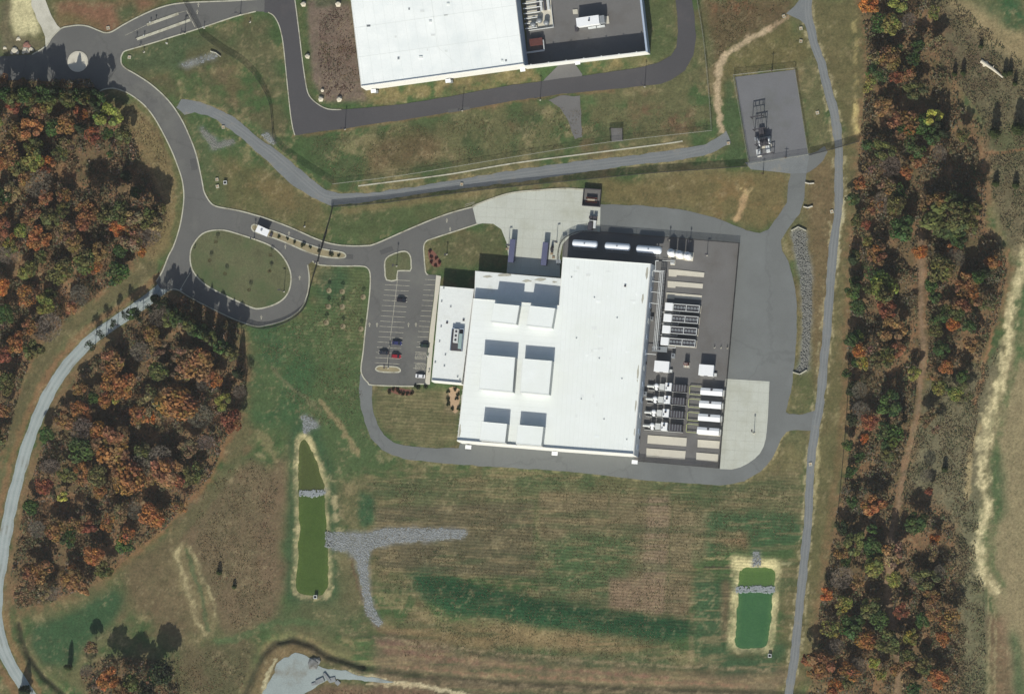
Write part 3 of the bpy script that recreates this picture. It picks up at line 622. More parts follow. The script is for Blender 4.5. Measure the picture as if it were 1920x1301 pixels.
MOW = blur(np.maximum.reduce([inpoly(p, U+jx2, V+jy2).astype(float) for p in (
    [(700,730),(850,730),(862,835),(760,832),(720,810),(702,760)], [(690,890),(1000,880),(1350,915),(1500,870),(1500,1010),(1300,1200),(800,1150),(700,1060)],
    [(590,505),(690,500),(690,650),(560,640)])]), 4)
ny, nx = GX.shape
verts = np.stack([GX, GY, Z], -1).reshape(-1, 3)
idx = np.arange(nx*ny).reshape(ny, nx)
faces = np.stack([idx[:-1, :-1], idx[:-1, 1:], idx[1:, 1:], idx[1:, :-1]], -1).reshape(-1, 4)
me = bpy.data.meshes.new('ground')
me.vertices.add(len(verts)); me.vertices.foreach_set('co', verts.astype(np.float32).ravel())
me.loops.add(faces.size); me.loops.foreach_set('vertex_index', faces.astype(np.int32).ravel())
me.polygons.add(len(faces)); me.polygons.foreach_set('loop_start', np.arange(0, faces.size, 4, dtype=np.int32))
me.update(calc_edges=True)
me.polygons.foreach_set('use_smooth', np.ones(len(faces), bool))
at = me.attributes.new('soil', 'FLOAT_COLOR', 'POINT')
at.data.foreach_set('color', np.concatenate([np.clip(C, 0.004, 0.9), MOW[..., None]], -1).reshape(-1).astype(np.float32))
gm = bpy.data.materials.new('turf'); gm.use_nodes = True; MATS['turf'] = gm
N = gm.node_tree.nodes; L = gm.node_tree.links; bs = N['Principled BSDF']; bs.inputs['Roughness'].default_value = 0.95; bs.inputs['Specular IOR Level'].default_value = 0.1
ga = N.new('ShaderNodeAttribute'); ga.attribute_name = 'soil'; gg = N.new('ShaderNodeNewGeometry')
def nz(scale, detail=4, rough=0.6):
    n = N.new('ShaderNodeTexNoise'); n.inputs['Scale'].default_value = scale; n.inputs['Detail'].default_value = detail; n.inputs['Roughness'].default_value = rough
    L.new(gg.outputs['Position'], n.inputs['Vector']); return n
def mrange(src, a, b, c, d):
    r = N.new('ShaderNodeMapRange'); r.inputs[1].default_value = a; r.inputs[2].default_value = b; r.inputs[3].default_value = c; r.inputs[4].default_value = d; L.new(src, r.inputs[0]); return r.outputs[0]
def mul(a, b):
    m = N.new('ShaderNodeMath'); m.operation = 'MULTIPLY'; L.new(a, m.inputs[0])
    if isinstance(b, float): m.inputs[1].default_value = b
    else: L.new(b, m.inputs[1])
    return m.outputs[0]
f1 = mrange(nz(0.9, 4, 0.7).outputs[0], 0.3, 0.7, 0.72, 1.28); f2 = mrange(nz(0.16, 5, 0.65).outputs[0], 0.3, 0.7, 0.86, 1.14); f0 = mrange(nz(3.2, 2).outputs[0], 0.3, 0.7, 0.85, 1.15)
mp = N.new('ShaderNodeMapping'); mp.inputs['Rotation'].default_value = (0, 0, math.radians(94.5)); L.new(gg.outputs['Position'], mp.inputs['Vector'])
wv = N.new('ShaderNodeTexWave'); wv.inputs['Scale'].default_value = 0.21; wv.inputs['Distortion'].default_value = 3.5; wv.inputs['Detail'].default_value = 3; wv.inputs['Detail Scale'].default_value = 0.7; L.new(mp.outputs[0], wv.inputs['Vector'])
wm = mul(mrange(wv.outputs['Fac'], 0, 1, -0.14, 0.14), ga.outputs['Alpha'])
wa = N.new('ShaderNodeMath'); wa.operation = 'ADD'; wa.inputs[1].default_value = 1.0; L.new(wm, wa.inputs[0])
tot = mul(mul(mul(f1, f2), f0), wa.outputs[0])
mx = N.new('ShaderNodeMix'); mx.data_type = 'RGBA'; mx.blend_type = 'MULTIPLY'; mx.inputs['Factor'].default_value = 1
L.new(ga.outputs['Color'], mx.inputs['A']); L.new(tot, mx.inputs['B'])
L.new(mx.outputs['Result'], bs.inputs['Base Color'])
bp = N.new('ShaderNodeBump'); bp.inputs['Strength'].default_value = 0.7; bp.inputs['Distance'].default_value = 0.25
bn = nz(1.4, 5, 0.7); L.new(bn.outputs[0], bp.inputs['Height']); L.new(bp.outputs[0], bs.inputs['Normal'])
me.materials.append(gm)
ground = bpy.data.objects.new('ground', me); COL.objects.link(ground); tag(ground, kind='structure')
def ground_z(px, py):
    p = G(px, py); i = int(np.clip(np.searchsorted(axs, p.x), 0, nx-1)); j = int(np.clip(np.searchsorted(ays, p.y), 0, ny-1)); return float(Z[j, i])

def rough_edge(pts, amp=0.45, step=1.4):
    '''plan polygon in metres with uneven, overgrown edges'''
    out = []
    for a, b in zip(pts, pts[1:]+pts[:1]):
        d = math.hypot(b[0]-a[0], b[1]-a[1]); n = max(1, int(d/step)); nxy = (-(b[1]-a[1])/max(d, 1e-6), (b[0]-a[0])/max(d, 1e-6))
        for k in range(n):
            t = k/n; x, y = a[0]+(b[0]-a[0])*t, a[1]+(b[1]-a[1])*t
            o = (float(fbm(np.array([x]), np.array([y]), 4.0, 91, 3)[0])-.5)*2.4*amp; out.append((x+nxy[0]*o, y+nxy[1]*o))
    return out
# ================================================================== water
def clip_y(poly, y, up):
    out = []; ins = (lambda p: p[1] <= y) if up else (lambda p: p[1] >= y)
    for a, b in zip(poly, poly[1:]+poly[:1]):
        if ins(a): out.append(a)
        if ins(a) != ins(b): t = (y-a[1])/(b[1]-a[1]); out.append((a[0]+(b[0]-a[0])*t, y))
    return out
def water(name, outer, m):
    mb = MB().sheet(PX(outer), -0.75); o = struct(name, mb, m); return o
SPLIT = lambda poly, y, up: [p for p in clip_y(poly, y, up)]
for (po, y, a, b) in ((POND_W_OUT, 924, 'pond_olive', 'pond_water'), (POND_E_OUT, 1104, 'pond_algae', 'pond_green')):
    water('pond_water', clip_y(po, y, True), a); water('pond_water', clip_y(po, y, False), b)

# ================================================================== roads, paths, slabs
def sheet(name, pts, z, m, smooth=0, rough=0.0):
    p = spline(pts, True, smooth) if smooth else pts
    w = PX(p); w = rough_edge(w, rough) if rough else w
    return struct(name, MB().sheet(w, z), m)
def strip(name, path, wpx, z, m, n=5, rough=0.5):
    p = [g2(*q) for q in spline(path, n=n)]
    wob = lambda q, sd: [(x+(float(fbm(np.array([x]), np.array([y]), 5.0, sd, 3)[0])-.5)*rough*2.4, y) for x, y in q]
    p = [(p[k][0]+(p[k+1][0]-p[k][0])*t, p[k][1]+(p[k+1][1]-p[k][1])*t) for k in range(len(p)-1) for t in (0, .33, .67)]+[p[-1]]
    a, b = wob(offset(p, wpx*MPP/2), 93), wob(offset(p, -wpx*MPP/2), 95)
    mb = MB()
    for k in range(len(p)-1): mb.poly3([(*b[k], z), (*b[k+1], z), (*a[k+1], z), (*a[k], z)])
    return struct(name, mb, m)
strip('gravel_road', GRAVEL_W, 23, 0.06, 'gravel_pale')
sheet('gravel_drive', DRIVE_NW, 0.16, 'gravel_white', rough=.6)
sheet('access_road', ACCESS, 0.10, 'asphalt')
sheet('service_road', SERVICE, 0.14, 'asphalt_new', rough=.2)
sheet('gravel_path', PATH_N, 0.06, 'gravel_path', rough=.5)
strip('narrow_lane', LANE, 16, 0.08, 'gravel_path')
sheet('lane_fork', [(1474,26),(1490,12),(1505,-8),(1524,-8),(1520,30),(1526,62),(1515,52),(1500,38)], 0.05, 'gravel_path')
sheet('perimeter_road', PERIM, 0.06, 'asphalt_grey', rough=.4)
YARD = [(1056,452),(1075,437),(1095,431),(1387,455),(1349,878),(1190,864),(1195,600),(1050,560)]
sheet('equipment_yard', YARD, 0.11, 'yard_paving')
sheet('loading_apron', APRON, 0.15, 'concrete')
sheet('concrete_slab', SLAB, 0.15, 'concrete')
sheet('drive_spur', [(1028,188),(1052,180),(1087,180),(1092,258),(1077,262),(1067,230),(1050,203)], 0.09, 'yard_paving', rough=.4)
sheet('drive_spur', [(1052,118),(1075,116),(1092,140),(1090,150),(1012,160),(1022,148)], 0.09, 'yard_paving')
sheet('substation_gravel', [(1378,145),(1491,131),(1515,289),(1405,307)], 0.10, 'gravel_yard')
sheet('gravel_apron', [(1397,305),(1518,288),(1512,325),(1484,326),(1450,322),(1408,318)], 0.13, 'gravel_path')
sheet('gravel_tip', GRAVEL_S, 0.12, 'gravel_pale', 3, rough=1.2)
sheet('walkway', [(818,516),(827,518),(820,570),(812,650),(806,721),(797,721),(801,680),(806,620),(814,560)], 0.2, 'concrete_pad')
sheet('yard_two', [(984,-12),(1200,-12),(1212,98),(990,124)], 0.2, 'yard_paving')
sheet('mulch_bed', [(803,470),(810,469),(818,478),(826,490),(825,500),(812,500),(805,488)], 0.05, 'mulch_red', 3, rough=.4)
sheet('mulch_bed', [(842,727),(862,730),(858,772),(848,770),(843,748)], 0.05, 'mulch_tan', 2)
sheet('mulch_bed', [(726,730),(745,727),(774,733),(773,740),(752,741),(735,736)], 0.05, 'mulch_red', 3, rough=.4)
sheet('pad_patch', [(1145,241),(1167,241),(1168,265),(1147,266)], 0.05, 'yard_paving')

def tracks(path, offs, w, z, m, nm='wheel_track'):
    for o in offs: strip(nm, offset(path, o), w, z, m, 4, .35)
tracks(GRAVEL_W, (4.2, -4.2), 4.5, 0.085, 'wheel_pale'); tracks(LANE, (2.8, -2.8), 2.6, 0.105, 'wheel_wear')
tracks([(400,213),(440,236),(490,272),(540,312),(585,352),(620,372),(700,367),(800,355),(960,330),(1100,312),(1250,294),(1320,280)], (2.6, -3), 2.6, 0.085, 'wheel_wear')
for q in ([(712,470),(735,462),(738,470),(715,478)], [(356,300),(366,298),(370,318),(360,320)], [(840,206),(880,200),(881,206),(841,212)], [(640,478),(662,478),(662,486),(640,486)]): sheet('asphalt_patch', q, 0.18, 'asphalt_patch', rough=.3)

def joints(poly, origin, ang, gap, z, nm='slab_joint'):
    '''sawn joints across a slab, cut off at its outline'''
    w = PX(poly); o = Vector(g2(*origin)); mb = MB()
    for q in range(2):
        d = Vector((math.cos(ang+q*math.pi/2), math.sin(ang+q*math.pi/2))); e = Vector((-d.y, d.x))
        for k in range(-14, 15):
            ts = np.arange(-70, 70, 0.5); X = o.x+e.x*k*gap+d.x*ts; Y = o.y+e.y*k*gap+d.y*ts; ins = inpoly(w, X, Y); st = None
            for t, f in zip(list(ts)+[71], list(ins)+[False]):
                if f and st is None: st = t
                if not f and st is not None:
                    a, b = o+e*k*gap+d*st, o+e*k*gap+d*(t-.5); n = e*.06; mb.poly3([(*(a-n), z), (*(b-n), z), (*(b+n), z), (*(a+n), z)]); st = None
    struct(nm, mb, 'joint')
joints(APRON, (1000, 430), math.radians(-4.5), 4.6, 0.17); joints(SLAB, (1400, 790), math.radians(-4.5), 4.6, 0.17)

# kerbs
def kerb(path, w=0.55, h=0.26, closed=False, n=4, m='concrete_kerb', name='kerb', z0=0.02):
    p = [g2(*q) for q in (spline(path, closed, n) if n > 1 else path)]
    return struct(name, MB().ribbon(p, w, z0, h, closed), m)
kerb(ACCESS[0:28]); kerb(ACCESS[28:36], n=2); kerb(ACCESS[40:57], n=3); kerb(ACCESS[57:70], n=3)
kerb([(293,528),(305,508)]+ACCESS[73:89], n=3)
kerb(ACCESS[93:109], n=3); kerb(ACCESS[110:]+[ACCESS[0]], n=3); kerb([(337,545),(325,542),(313,547)], n=3)
kerb(SERVICE[0:10], n=3, w=0.45); kerb([(550,-10),(553,0),(562,70),(568,120),(574,160),(580,180),(595,195),(615,205),(640,206)], n=3, w=0.45)
kerb([(886,387),(920,374),(960,362),(1010,357),(1060,354),(1095,356)], w=0.7)
kerb([(337,545),(357,511)], w=0.35, h=0.14, n=1, name='road_marking', m='line_paint')
def island(name, pts, m, n=4, h=0.3):
    p = PX(spline(pts, True, n)); mb = MB().prism(p, 0.02, h-0.04); o = struct(name, mb, m)
    struct('kerb', MB().ribbon(p, 0.6, 0.02, h, True), 'concrete_kerb')
island('grass_island', ISLAND, 'turf_island'); island('planted_median', MEDIAN, 'turf_median'); island('grass_island', PARK_ISLAND, 'turf_island', 2); island('parking_island', PARK_CAP, 'turf_median')
rc = G(146, 116); ring = [(rc.x+5.0*math.cos(a), rc.y+5.0*math.sin(a)) for a in np.linspace(0, 2*math.pi, 33)[:-1]]
struct('traffic_circle', MB().prism(ring, 0.02, 0.34).prism([(rc.x+(x-rc.x)*.9, rc.y+(y-rc.y)*.9) for x, y in ring], 0.3, 0.42), 'concrete_pad')
for pth in ([(276,47),(335,26)], [(257,74),(302,58),(357,38)]):
    struct('concrete_median', MB().ribbon([g2(*q) for q in pth], 1.25, 0.02, 0.34), 'concrete_kerb')
struct('drain_edge', MB().ribbon([g2(*q) for q in spline([(672,349),(760,338),(850,326),(960,307),(1090,290),(1240,271),(1280,265)], n=4)], 0.6, 0.0, 0.2), 'concrete_kerb')

# painted lines
mk = MB()
def pline(x0, y0, x1, y1, w=0.18, z=0.125):
    a, b = g2(x0, y0), g2(x1, y1); p = offset([a, b], w/2); q = offset([a, b], -w/2); mk.poly3([(*q[0], z), (*q[1], z), (*p[1], z), (*p[0], z)])
for k in range(17):       # middle double row and the row along the walkway
    y = 518.5+9.75*k; cx = 746-0.128*(y-518)
    if y > 526 and y < 682: pline(cx-23, y+5.5, cx, y+6.8)
    if y < 682: pline(cx, y+6.8, cx+23, y+8)
    rx = 818-0.128*(y-517)
    if y < 658: pline(rx-21, y+5.5, rx-1, y+6.5)
pline(746, 520, 726, 682, 0.2)
for y in (660, 670, 680, 690):
    rx = 818-0.128*(y-517); pline(rx-21, y, rx-1, y+1)
for y0 in (664, 683):
    for k in range(6): pline(781+k*3.2-0.1*(y0-664), y0+8, 785+k*3.2-0.1*(y0-664), y0)
    pline(780, y0-1, 778.5, y0+9); pline(779, y0+9, 799, y0+10); pline(780, y0-1, 800, y0)
for x, y in ((693,609),(707,609),(766,609),(780,609),(562,521),(542,438),(535,463),(838,414),(844,430),(490,595),(372,10),(370,23)): pline(x, y-4, x, y+4, 0.35); pline(x-2, y-1, x+2, y-1, 0.4)
pline(872, 384, 890, 379, .15); pline(235, 67, 276, 47, 0.15); pline(315, 30, 350, 21, 0.15); pline(350, 21, 366, 52, 0.25); pline(871,388,890,381,.12)
struct('road_markings', mk, 'line_paint')

# ================================================================== riprap: loose stone, far too many to count
def riprap(poly, name, label, dens=8.5, z0=-0.02, size=(0.12, 0.42), m='riprap'):
    w = PX(poly); xs = [p[0] for p in w]; ys = [p[1] for p in w]
    n = int((max(xs)-min(xs)+2)*(max(ys)-min(ys)+2)*dens)
    X = rng.uniform(min(xs)-1, max(xs)+1, n); Y = rng.uniform(min(ys)-1, max(ys)+1, n)
    k = inpoly(w, X+(fbm(X, Y, 2.5, 3, 3)-.5)*1.5, Y+(fbm(X, Y, 2.5, 5, 3)-.5)*1.5) & (rng.random(n) < .55+.9*fbm(X, Y, 3.5, 21, 3))
    mb = MB()
    for q, (x, y) in enumerate(zip(X[k], Y[k])): mb.blob((x, y, z0+0.05), size[0]+(size[1]-size[0])*random.random()**1.8, q, squash=0.45)
    ob = mb.build(name, m); tag(ob, label, 'riprap', kind='stuff'); return ob
riprap(RIP_W, 'riprap_channel', 'grey stone channel branching in a T beside the long pond')
riprap(RIP_HEAD, 'riprap_inlet', 'small grey stone patch at the tip of the long pond')
riprap(RIP_E, 'riprap_ditch', 'long grey stone ditch between paved yard and narrow lane', m='riprap_dark')
riprap(RIP_E_IN, 'riprap_inlet', 'small square of grey stone at the head of the short pond')
riprap(RIP_N1, 'riprap_strip', 'faint grey stone strip in the lawn inside the curved fence', 2.0)
riprap(RIP_N2, 'riprap_strip', 'dark L-shaped stone strip between curved road and gravel path', m='riprap_dark')
riprap(RIP_N3, 'riprap_strip', 'small stone patch at the fence corner above the gravel path')
riprap(DAM_W, 'check_dam', 'pale stone dam across the long pond', 9.0, -0.6, (0.2, 0.5), 'riprap_pale')
riprap(DAM_E, 'check_dam', 'pale stone dam across the short pond', 9.0, -0.6, (0.2, 0.5), 'riprap_pale')

# ================================================================== main building
MA = ang_px((857, 826), (1187, 852))
def rot2(x, y, a): return (x*math.cos(a)-y*math.sin(a), x*math.sin(a)+y*math.cos(a))
def inset(poly, d):
    poly = ccw(poly); out = []; n = len(poly)
    for k in range(n):
        p0, p1, p2 = Vector(poly[k-1]), Vector(poly[k]), Vector(poly[(k+1) % n])
        a = (p1-p0).normalized(); b = (p2-p1).normalized()
        na, nb = Vector((-a.y, a.x)), Vector((-b.y, b.x)); m = (na+nb); m = m/max(m.dot(na), 0.3)
        out.append(tuple(p1+m*d))
    return out
def relp(pts, loc): return [(x-loc[0], y-loc[1]) for x, y in pts]
def block(root, loc, roof_px, z0, z1, wallm, roofm, wname='wall', rname='roof', edge=0.22, parapets=(), wlabel=None):
    """walls from z0 to z1 with a roof sheet, low edge trim, and taller parapets along the given sides"""
    p = relp(PX(roof_px, z1), loc)
    w = MB().prism(p, z0, z1).build(wname, wallm, root, label=wlabel)
    MB().sheet(inset(p, 0.15), z1+0.05).build(rname, roofm, root)
    q = inset(p, 0.2)
    if edge: MB().ribbon(q, 0.3, z1+0.002, z1+edge, True).build('roof_edge', wallm, root)
    for pa, h in parapets:
        s = relp(PX(pa, z1), loc); MB().ribbon(s, 0.35, z1+0.004, z1+h).build('parapet', wallm, root)
    return w
bl = G(1040, 690); bl = (bl.x, bl.y)
hall = thing('warehouse_building', 'large white flat-roofed building with six raised blocks on its roof', 'building', (bl[0], bl[1], 0))
ZU, ZL, ZO = 11.0, 7.0, 6.9
HALL = [(887,559),(1048,572),(1055,482),(1220,494),(1188,853),(1036,842),(857,827)]
block(hall, bl, HALL, 0, ZU, 'wall_white', 'membrane', parapets=[([(857.5,825.5),(1036,840.5),(1187.5,851.5)], 1.1)])
block(hall, bl, [(891,508),(1056,522.3),(1053,580),(889,566)], 0, ZL, 'wall_white', 'membrane_old', wname='dock_wall', rname='dock_roof', edge=0)
block(hall, bl, [(825,536),(889,541.5),(866,720),(809,715)], 0, ZO, 'wall_white', 'membrane_old', wname='office_wall', rname='office_roof', parapets=[([(810,713.5),(865.5,718.5)], 1.0)])
def penthouse(px, z, m='membrane'):
    p = relp(PX(px, z), bl); w = MB().prism(p, ZU+0.06, z).build('penthouse', 'wall_pale', hall)
    MB().sheet(inset(p, 0.12), z+0.04).build('penthouse_roof', m, w)
    MB().ribbon(inset(p, 0.12), 0.2, z+0.003, z+0.12, True).build('roof_edge', 'membrane_old', w)
ZP = ZU+5.6
penthouse([(903,664.5),(966,670),(961,735),(898,729)], ZP+0.2)
penthouse([(980,672),(1035,676.5),(1029,740),(975,735)], ZP-0.4)
penthouse([(903,790),(951,794.5),(947,830),(899,825)], ZP)
penthouse([(971,796),(1019,800),(1015,836),(967,832)], ZP-0.4)
penthouse([(926,568.5),(974,573),(968,608),(920,603)], ZU+4.6)
penthouse([(993,573),(1041,578),(1034.5,615),(987,610)], ZU+4.6)
# weld seams and walk pads on the membrane
sm = MB()
for k in range(18):
    t = k/17*0.94+0.03
    a = (1055+(1220-1055)*t, 482+(494-482)*t); b = (1036+(1188-1036)*t, 842+(853-842)*t)
    sm.ribbon(relp(PX([a, b], ZU), bl), 0.13, ZU+0.05, ZU+0.075)
for k in range(24):
    y = 566+11*k; sm.ribbon(relp(PX([(885-0.112*(y-560), y), (1046-0.09*(y-560), y+13)], ZU), bl), 0.1, ZU+0.05, ZU+0.07)
sm.build('membrane_seams', 'seam', hall)['kind'] = 'stuff'
for k in range(26):
    a, b = random.uniform(0.03, .97), random.uniform(.02, .98); x = 1055+165*a-28*b; y = 484+12*a+358*b
    c = relp(PX([(x, y)], ZU), bl)[0]; w, d = random.uniform(.5, 2.6), random.uniform(.4, 1.6)
    MB().box(c[0]-w/2, c[0]+w/2, c[1]-d/2, c[1]+d/2, ZU+.05, ZU+random.choice((.08, .09, .1))).build('roof_patch', random.choice(('membrane_bright', 'seam', 'membrane_old')), hall)
for k in range(9):
    c = relp(PX([(1072+18*(k % 3)*2.2+3*k, 520+38*k)], ZU), bl)[0]; MB().lathe([(.3, ZU+.05), (.3, ZU+.35), (.2, ZU+.4)], (c[0], c[1], 0), 8).build('roof_drain', 'grey_metal', hall)
for (x, y, a, b) in ((1213,512,2.6,14),(1205,560,2,10),(1196,700,2,18),(1192,760,1.8,12),(1190,810,1.5,9),(866,745,2.5,8),(862,808,2.2,14),(1172,536,2,2)):
    c = relp(PX([(x, y)], ZU), bl)[0]
    MB().sheet([(c[0]+a*.25*math.cos(t)*random.uniform(.6, 1.2)+0.08*b*.25*math.sin(t), c[1]+b*.25*math.sin(t)*random.uniform(.7, 1.1)) for t in np.linspace(0, 6.28, 12)[:-1]], ZU+0.09).build('roof_stain', 'roof_dirt', hall)
for (x, y, a, b) in ((914,519,9,2.5),(945,516,14,3),(1015,524,12,3),(987,527,9,3),(1040,529,5,2)):
    c = relp(PX([(x, y)], ZL), bl)[0]
    MB().sheet([(c[0]+a*.25*math.cos(t)*random.uniform(.6, 1.2), c[1]+b*.25*math.sin(t)*random.uniform(.5, 1.2)) for t in np.linspace(0, 6.28, 12)[:-1]], ZL+0.09).build('roof_stain', 'roof_dirt', hall)
def bx_at(root, loc, px, py, z, w, d, h, m, name, ang=None, parent=None, zb=None):
    """small oriented box whose top centre is seen at px, py"""
    c = G(px, py, z+h if zb is None else zb); a = MA if ang is None else ang
    q = [rot2(sx*w/2, sy*d/2, a) for sx, sy in ((-1,-1),(1,-1),(1,1),(-1,1))]
    return MB().prism([(c.x-loc[0]+x, c.y-loc[1]+y) for x, y in q], z, z+h).build(name, m, parent or root)
for x, y in ((1172,536),(869,600),(838,605)): bx_at(hall, bl, x, y, ZU+0.05 if x > 900 else ZO+0.05, 0.9, 0.9, 0.5, 'dark_metal', 'roof_vent')
for x, y in ((832,540),(828,565),(845,575),(827,612),(824,640),(835,665),(833,686),(816,679),(858,706),(862,712)): bx_at(hall, bl, x, y, ZO+0.05, 0.6, 0.8, 0.35, 'grey_metal', 'roof_vent')
for x, y in ((878,838),(1040,850),(1190,866)): bx_at(hall, bl, x, y, 3.0, 2.8, 1.8, 0.25, 'white_paint', 'door_canopy')
for x, y in ((878,840),(1040,852)): bx_at(hall, bl, x, y+1.5, 0.1, 1.2, 0.12, 2.2, 'grey_metal', 'door', zb=0.1)
# east wall layer with its shade put into the colour, plus louvres and doors
ew0, ew1 = relp(PX([(1220,494)], ZU), bl)[0], relp(PX([(1188,853)], ZU), bl)[0]
ev = (Vector(ew1)-Vector(ew0)); el = ev.length; ev.normalize(); en = Vector((-ev.y, ev.x)); en = en if en.x > 0 else -en
def on_east(s0, s1, z0, z1, dp, m, name):
    a = Vector(ew0)+ev*s0; b = Vector(ew0)+ev*s1
    return MB().prism([tuple(a), tuple(b), tuple(b+en*dp), tuple(a+en*dp)], z0, z1, bottom=True).build(name, m, hall)
w_ = on_east(0, el, 0.05, ZU-0.6, 0.12, 'wall_shade_grey', 'wall_shade_layer')
for k in range(12): on_east(3+k*7.4, 5.2+k*7.4, 3.2, 6.0, 0.3, 'slate_and_shade' if k % 3 else 'pale_paint', 'louvre')
for s in (20, 45, 62, 80): on_east(s, s+1.4, 0.1, 2.3, 0.2, 'dark_metal', 'door')
dk0, dk1 = relp(PX([(891,508)], ZL), bl)[0], relp(PX([(1047,521.5)], ZL), bl)[0]
dv = (Vector(dk1)-Vector(dk0)).normalized(); dn = Vector((-dv.y, dv.x)); dn = dn if dn.y > 0 else -dn
for s in (13, 17.5, 22, 26.5, 31, 35): 
    a = Vector(dk0)+dv*s; MB().prism([tuple(a), tuple(a+dv*3), tuple(a+dv*3+dn*.18), tuple(a+dn*.18)], 1.2, 4.2).build('dock_door', 'grey_metal', hall)
# stairs and ladder at the north-west corner of the hall
lc = relp(PX([(1056,492)], 5), bl)[0]
MB().tube((lc[0]-1.2, lc[1], 0), (lc[0]-1.2, lc[1], ZU+1.1), 0.06).tube((lc[0]-1.2, lc[1]-.6, 0), (lc[0]-1.2, lc[1]-.6, ZU+1.1), 0.06).box(lc[0]-2.2, lc[0], lc[1]-1, lc[1]+.6, ZU-0.2, ZU).build('ladder', 'grey_metal', hall)
# rooftop machine on the office
wl = G(858, 637, ZO+0.1)
rt = thing('rooftop_unit', 'white and green-grey rooftop machine on the low office roof', 'air handler', (wl.x, wl.y, ZO+0.08), MA)
MB().box(-2.9, 2.9, -5.3, 5.2, 0, 0.25).build('curb_deck', 'dark_metal', rt)
MB().box(-1.6, 0.7, -1.6, 4.8, 0.25, 2.6).build('casing', 'pale_paint', rt)
MB().box(0.9, 2.5, -4.2, 2.8, 0.25, 2.0).build('duct', 'rtu_green', rt)
for k in range(3): MB().lathe([(0.55, 2.6), (0.55, 2.75), (0.1, 2.75)], (-0.45, -0.4+k*2, 0), 12).build('fan', 'dark_metal', rt)
MB().box(-2.9, -2.75, -5.3, 5.2, 0.25, 1.9).box(-2.75, 2.75, 5.05, 5.2, 0.25, 1.9).box(2.75, 2.9, -5.3, 5.2, 0.25, 1.9).build('screen', 'slate_and_shade', rt)

# ================================================================== second building with its walled yard
b2 = G(820, 80); b2 = (b2.x, b2.y)
SA = ang_px((677, 165), (983, 122))
ZB = 11.0
hall2 = thing('warehouse_building', 'white-roofed building cut by the top edge with a walled service yard', 'building', (b2[0], b2[1], 0))
block(hall2, b2, [(654,-30),(960,-60),(982,122),(677,164)], 0, ZB, 'wall_white', 'membrane_bright', parapets=[([(677.5,162.5),(982,120.5)], 0.6)])
s2 = MB()
for (a, b) in (((664,53),(968,10)), ((670,108),(976,66)), ((806,-20),(820,88))): s2.ribbon(relp(PX([a, b], ZB), b2), 0.18, ZB+0.05, ZB+0.08)
s2.ribbon(relp(PX([(820,88),(855,120)], ZB), b2), 0.14, ZB+0.05, ZB+0.08)
for k in range(16): s2.ribbon(relp(PX([(659+18.5*k+1, -8), (677+18.5*k+6, 160-2.6*k)], ZB), b2), 0.1, ZB+0.05, ZB+0.07)
s2.build('membrane_seams', 'seam', hall2)['kind'] = 'stuff'
for k in range(14):
    c = relp(PX([(690+random.uniform(0, 270), random.uniform(5, 118))], ZB), b2)[0]; w = random.uniform(.5, 2)
    MB().box(c[0]-w/2, c[0]+w/2, c[1]-.5, c[1]+.5, ZB+.05, ZB+random.choice((.08, .12, .4))).build('roof_patch', random.choice(('seam', 'membrane_old', 'grey_metal')), hall2)
e0, e1 = relp(PX([(960,-60),(982,122)], ZB), b2)
v_ = (Vector(e1)-Vector(e0)); l_ = v_.length; v_.normalize(); nn = Vector((-v_.y, v_.x)); nn = nn if nn.x > 0 else -nn
a_, b_ = Vector(e0), Vector(e0)+v_*l_
MB().prism([tuple(a_), tuple(b_), tuple(b_+nn*.15), tuple(a_+nn*.15)], 0.2, ZB-.5).build('wall_shade_layer', 'slate_and_shade', hall2)  # thin layer, the east side's shade painted in as blue-grey
ZS = 8.0
def yard_wall(pts, name, m):
    p = relp(PX(pts, ZS), b2); return MB().ribbon(p, 0.5, 0, ZS).build(name, m, hall2)
yard_wall([(981.5,124.5),(1213,97)], 'yard_wall', 'wall_white'); yard_wall([(1212,96),(1196,-40)], 'yard_wall', 'slate_and_shade')  # same wall: the east run has its shade put into the colour
MB().ribbon(relp(PX([(1213,98),(1197,-40)], ZS), b2), 0.9, ZS+0.01, ZS+0.25).build('coping', 'slate_and_shade', hall2)
for k in range(7):
    t = 0.06+k/7; c = relp(PX([(981.5+231*t, 124.0-27.5*t)], ZS+0.4), b2)[0]
    MB().box(c[0]-.25, c[0]+.25, c[1], c[1]+.5, ZS-.3, ZS+0.4).build('wall_lamp', 'pale_paint', hall2)
for x, y in ((980,131),(1083,118),(840,152),(700,171)):
    bx_at(hall2, b2, x, y, 3.0, 2.4, 1.8, 0.3, 'white_paint', 'door_canopy', SA)
for x, y in ((705,170),(838,150),(845,151)): bx_at(hall2, b2, x, y+2, 0.1, 1.8, 1.3, 1.6, 'grey_metal', 'wall_cabinet', SA)
p2 = G(1107, 39, 5.2)
sh = thing('plant_room', 'white oblong plant room casting a dark shadow in the walled yard', 'plant room', (p2.x, p2.y, 0.2), SA)
MB().box(-6.6, 4.0, -1.9, 1.9, 0, 5).build('casing', 'white_paint', sh)
MB().box(-6.75, 4.15, -2.05, 2.05, 5.0, 5.2).build('roof', 'white_paint', sh)
MB().box(4.0, 6.6, -1.7, 1.7, 0.3, 4.6).build('radiator', 'grey_metal', sh)
MB().lathe([(0.35, 5.2), (0.35, 6.2), (0.25, 6.2)], (-0.6, 0, 0), 12).build('exhaust', 'black_metal', sh)
MB().box(-2.2, 1.6, -3.2, -2.2, 0, 0.9).build('step', 'pale_paint', sh); MB().box(2, 5.8, -3.2, -2.2, 0, 0.9).build('step', 'pale_paint', sh)
MB().box(6.6, 8.0, -1.8, 1.8, 0, 0.4).build('plinth', 'concrete_pad', sh)
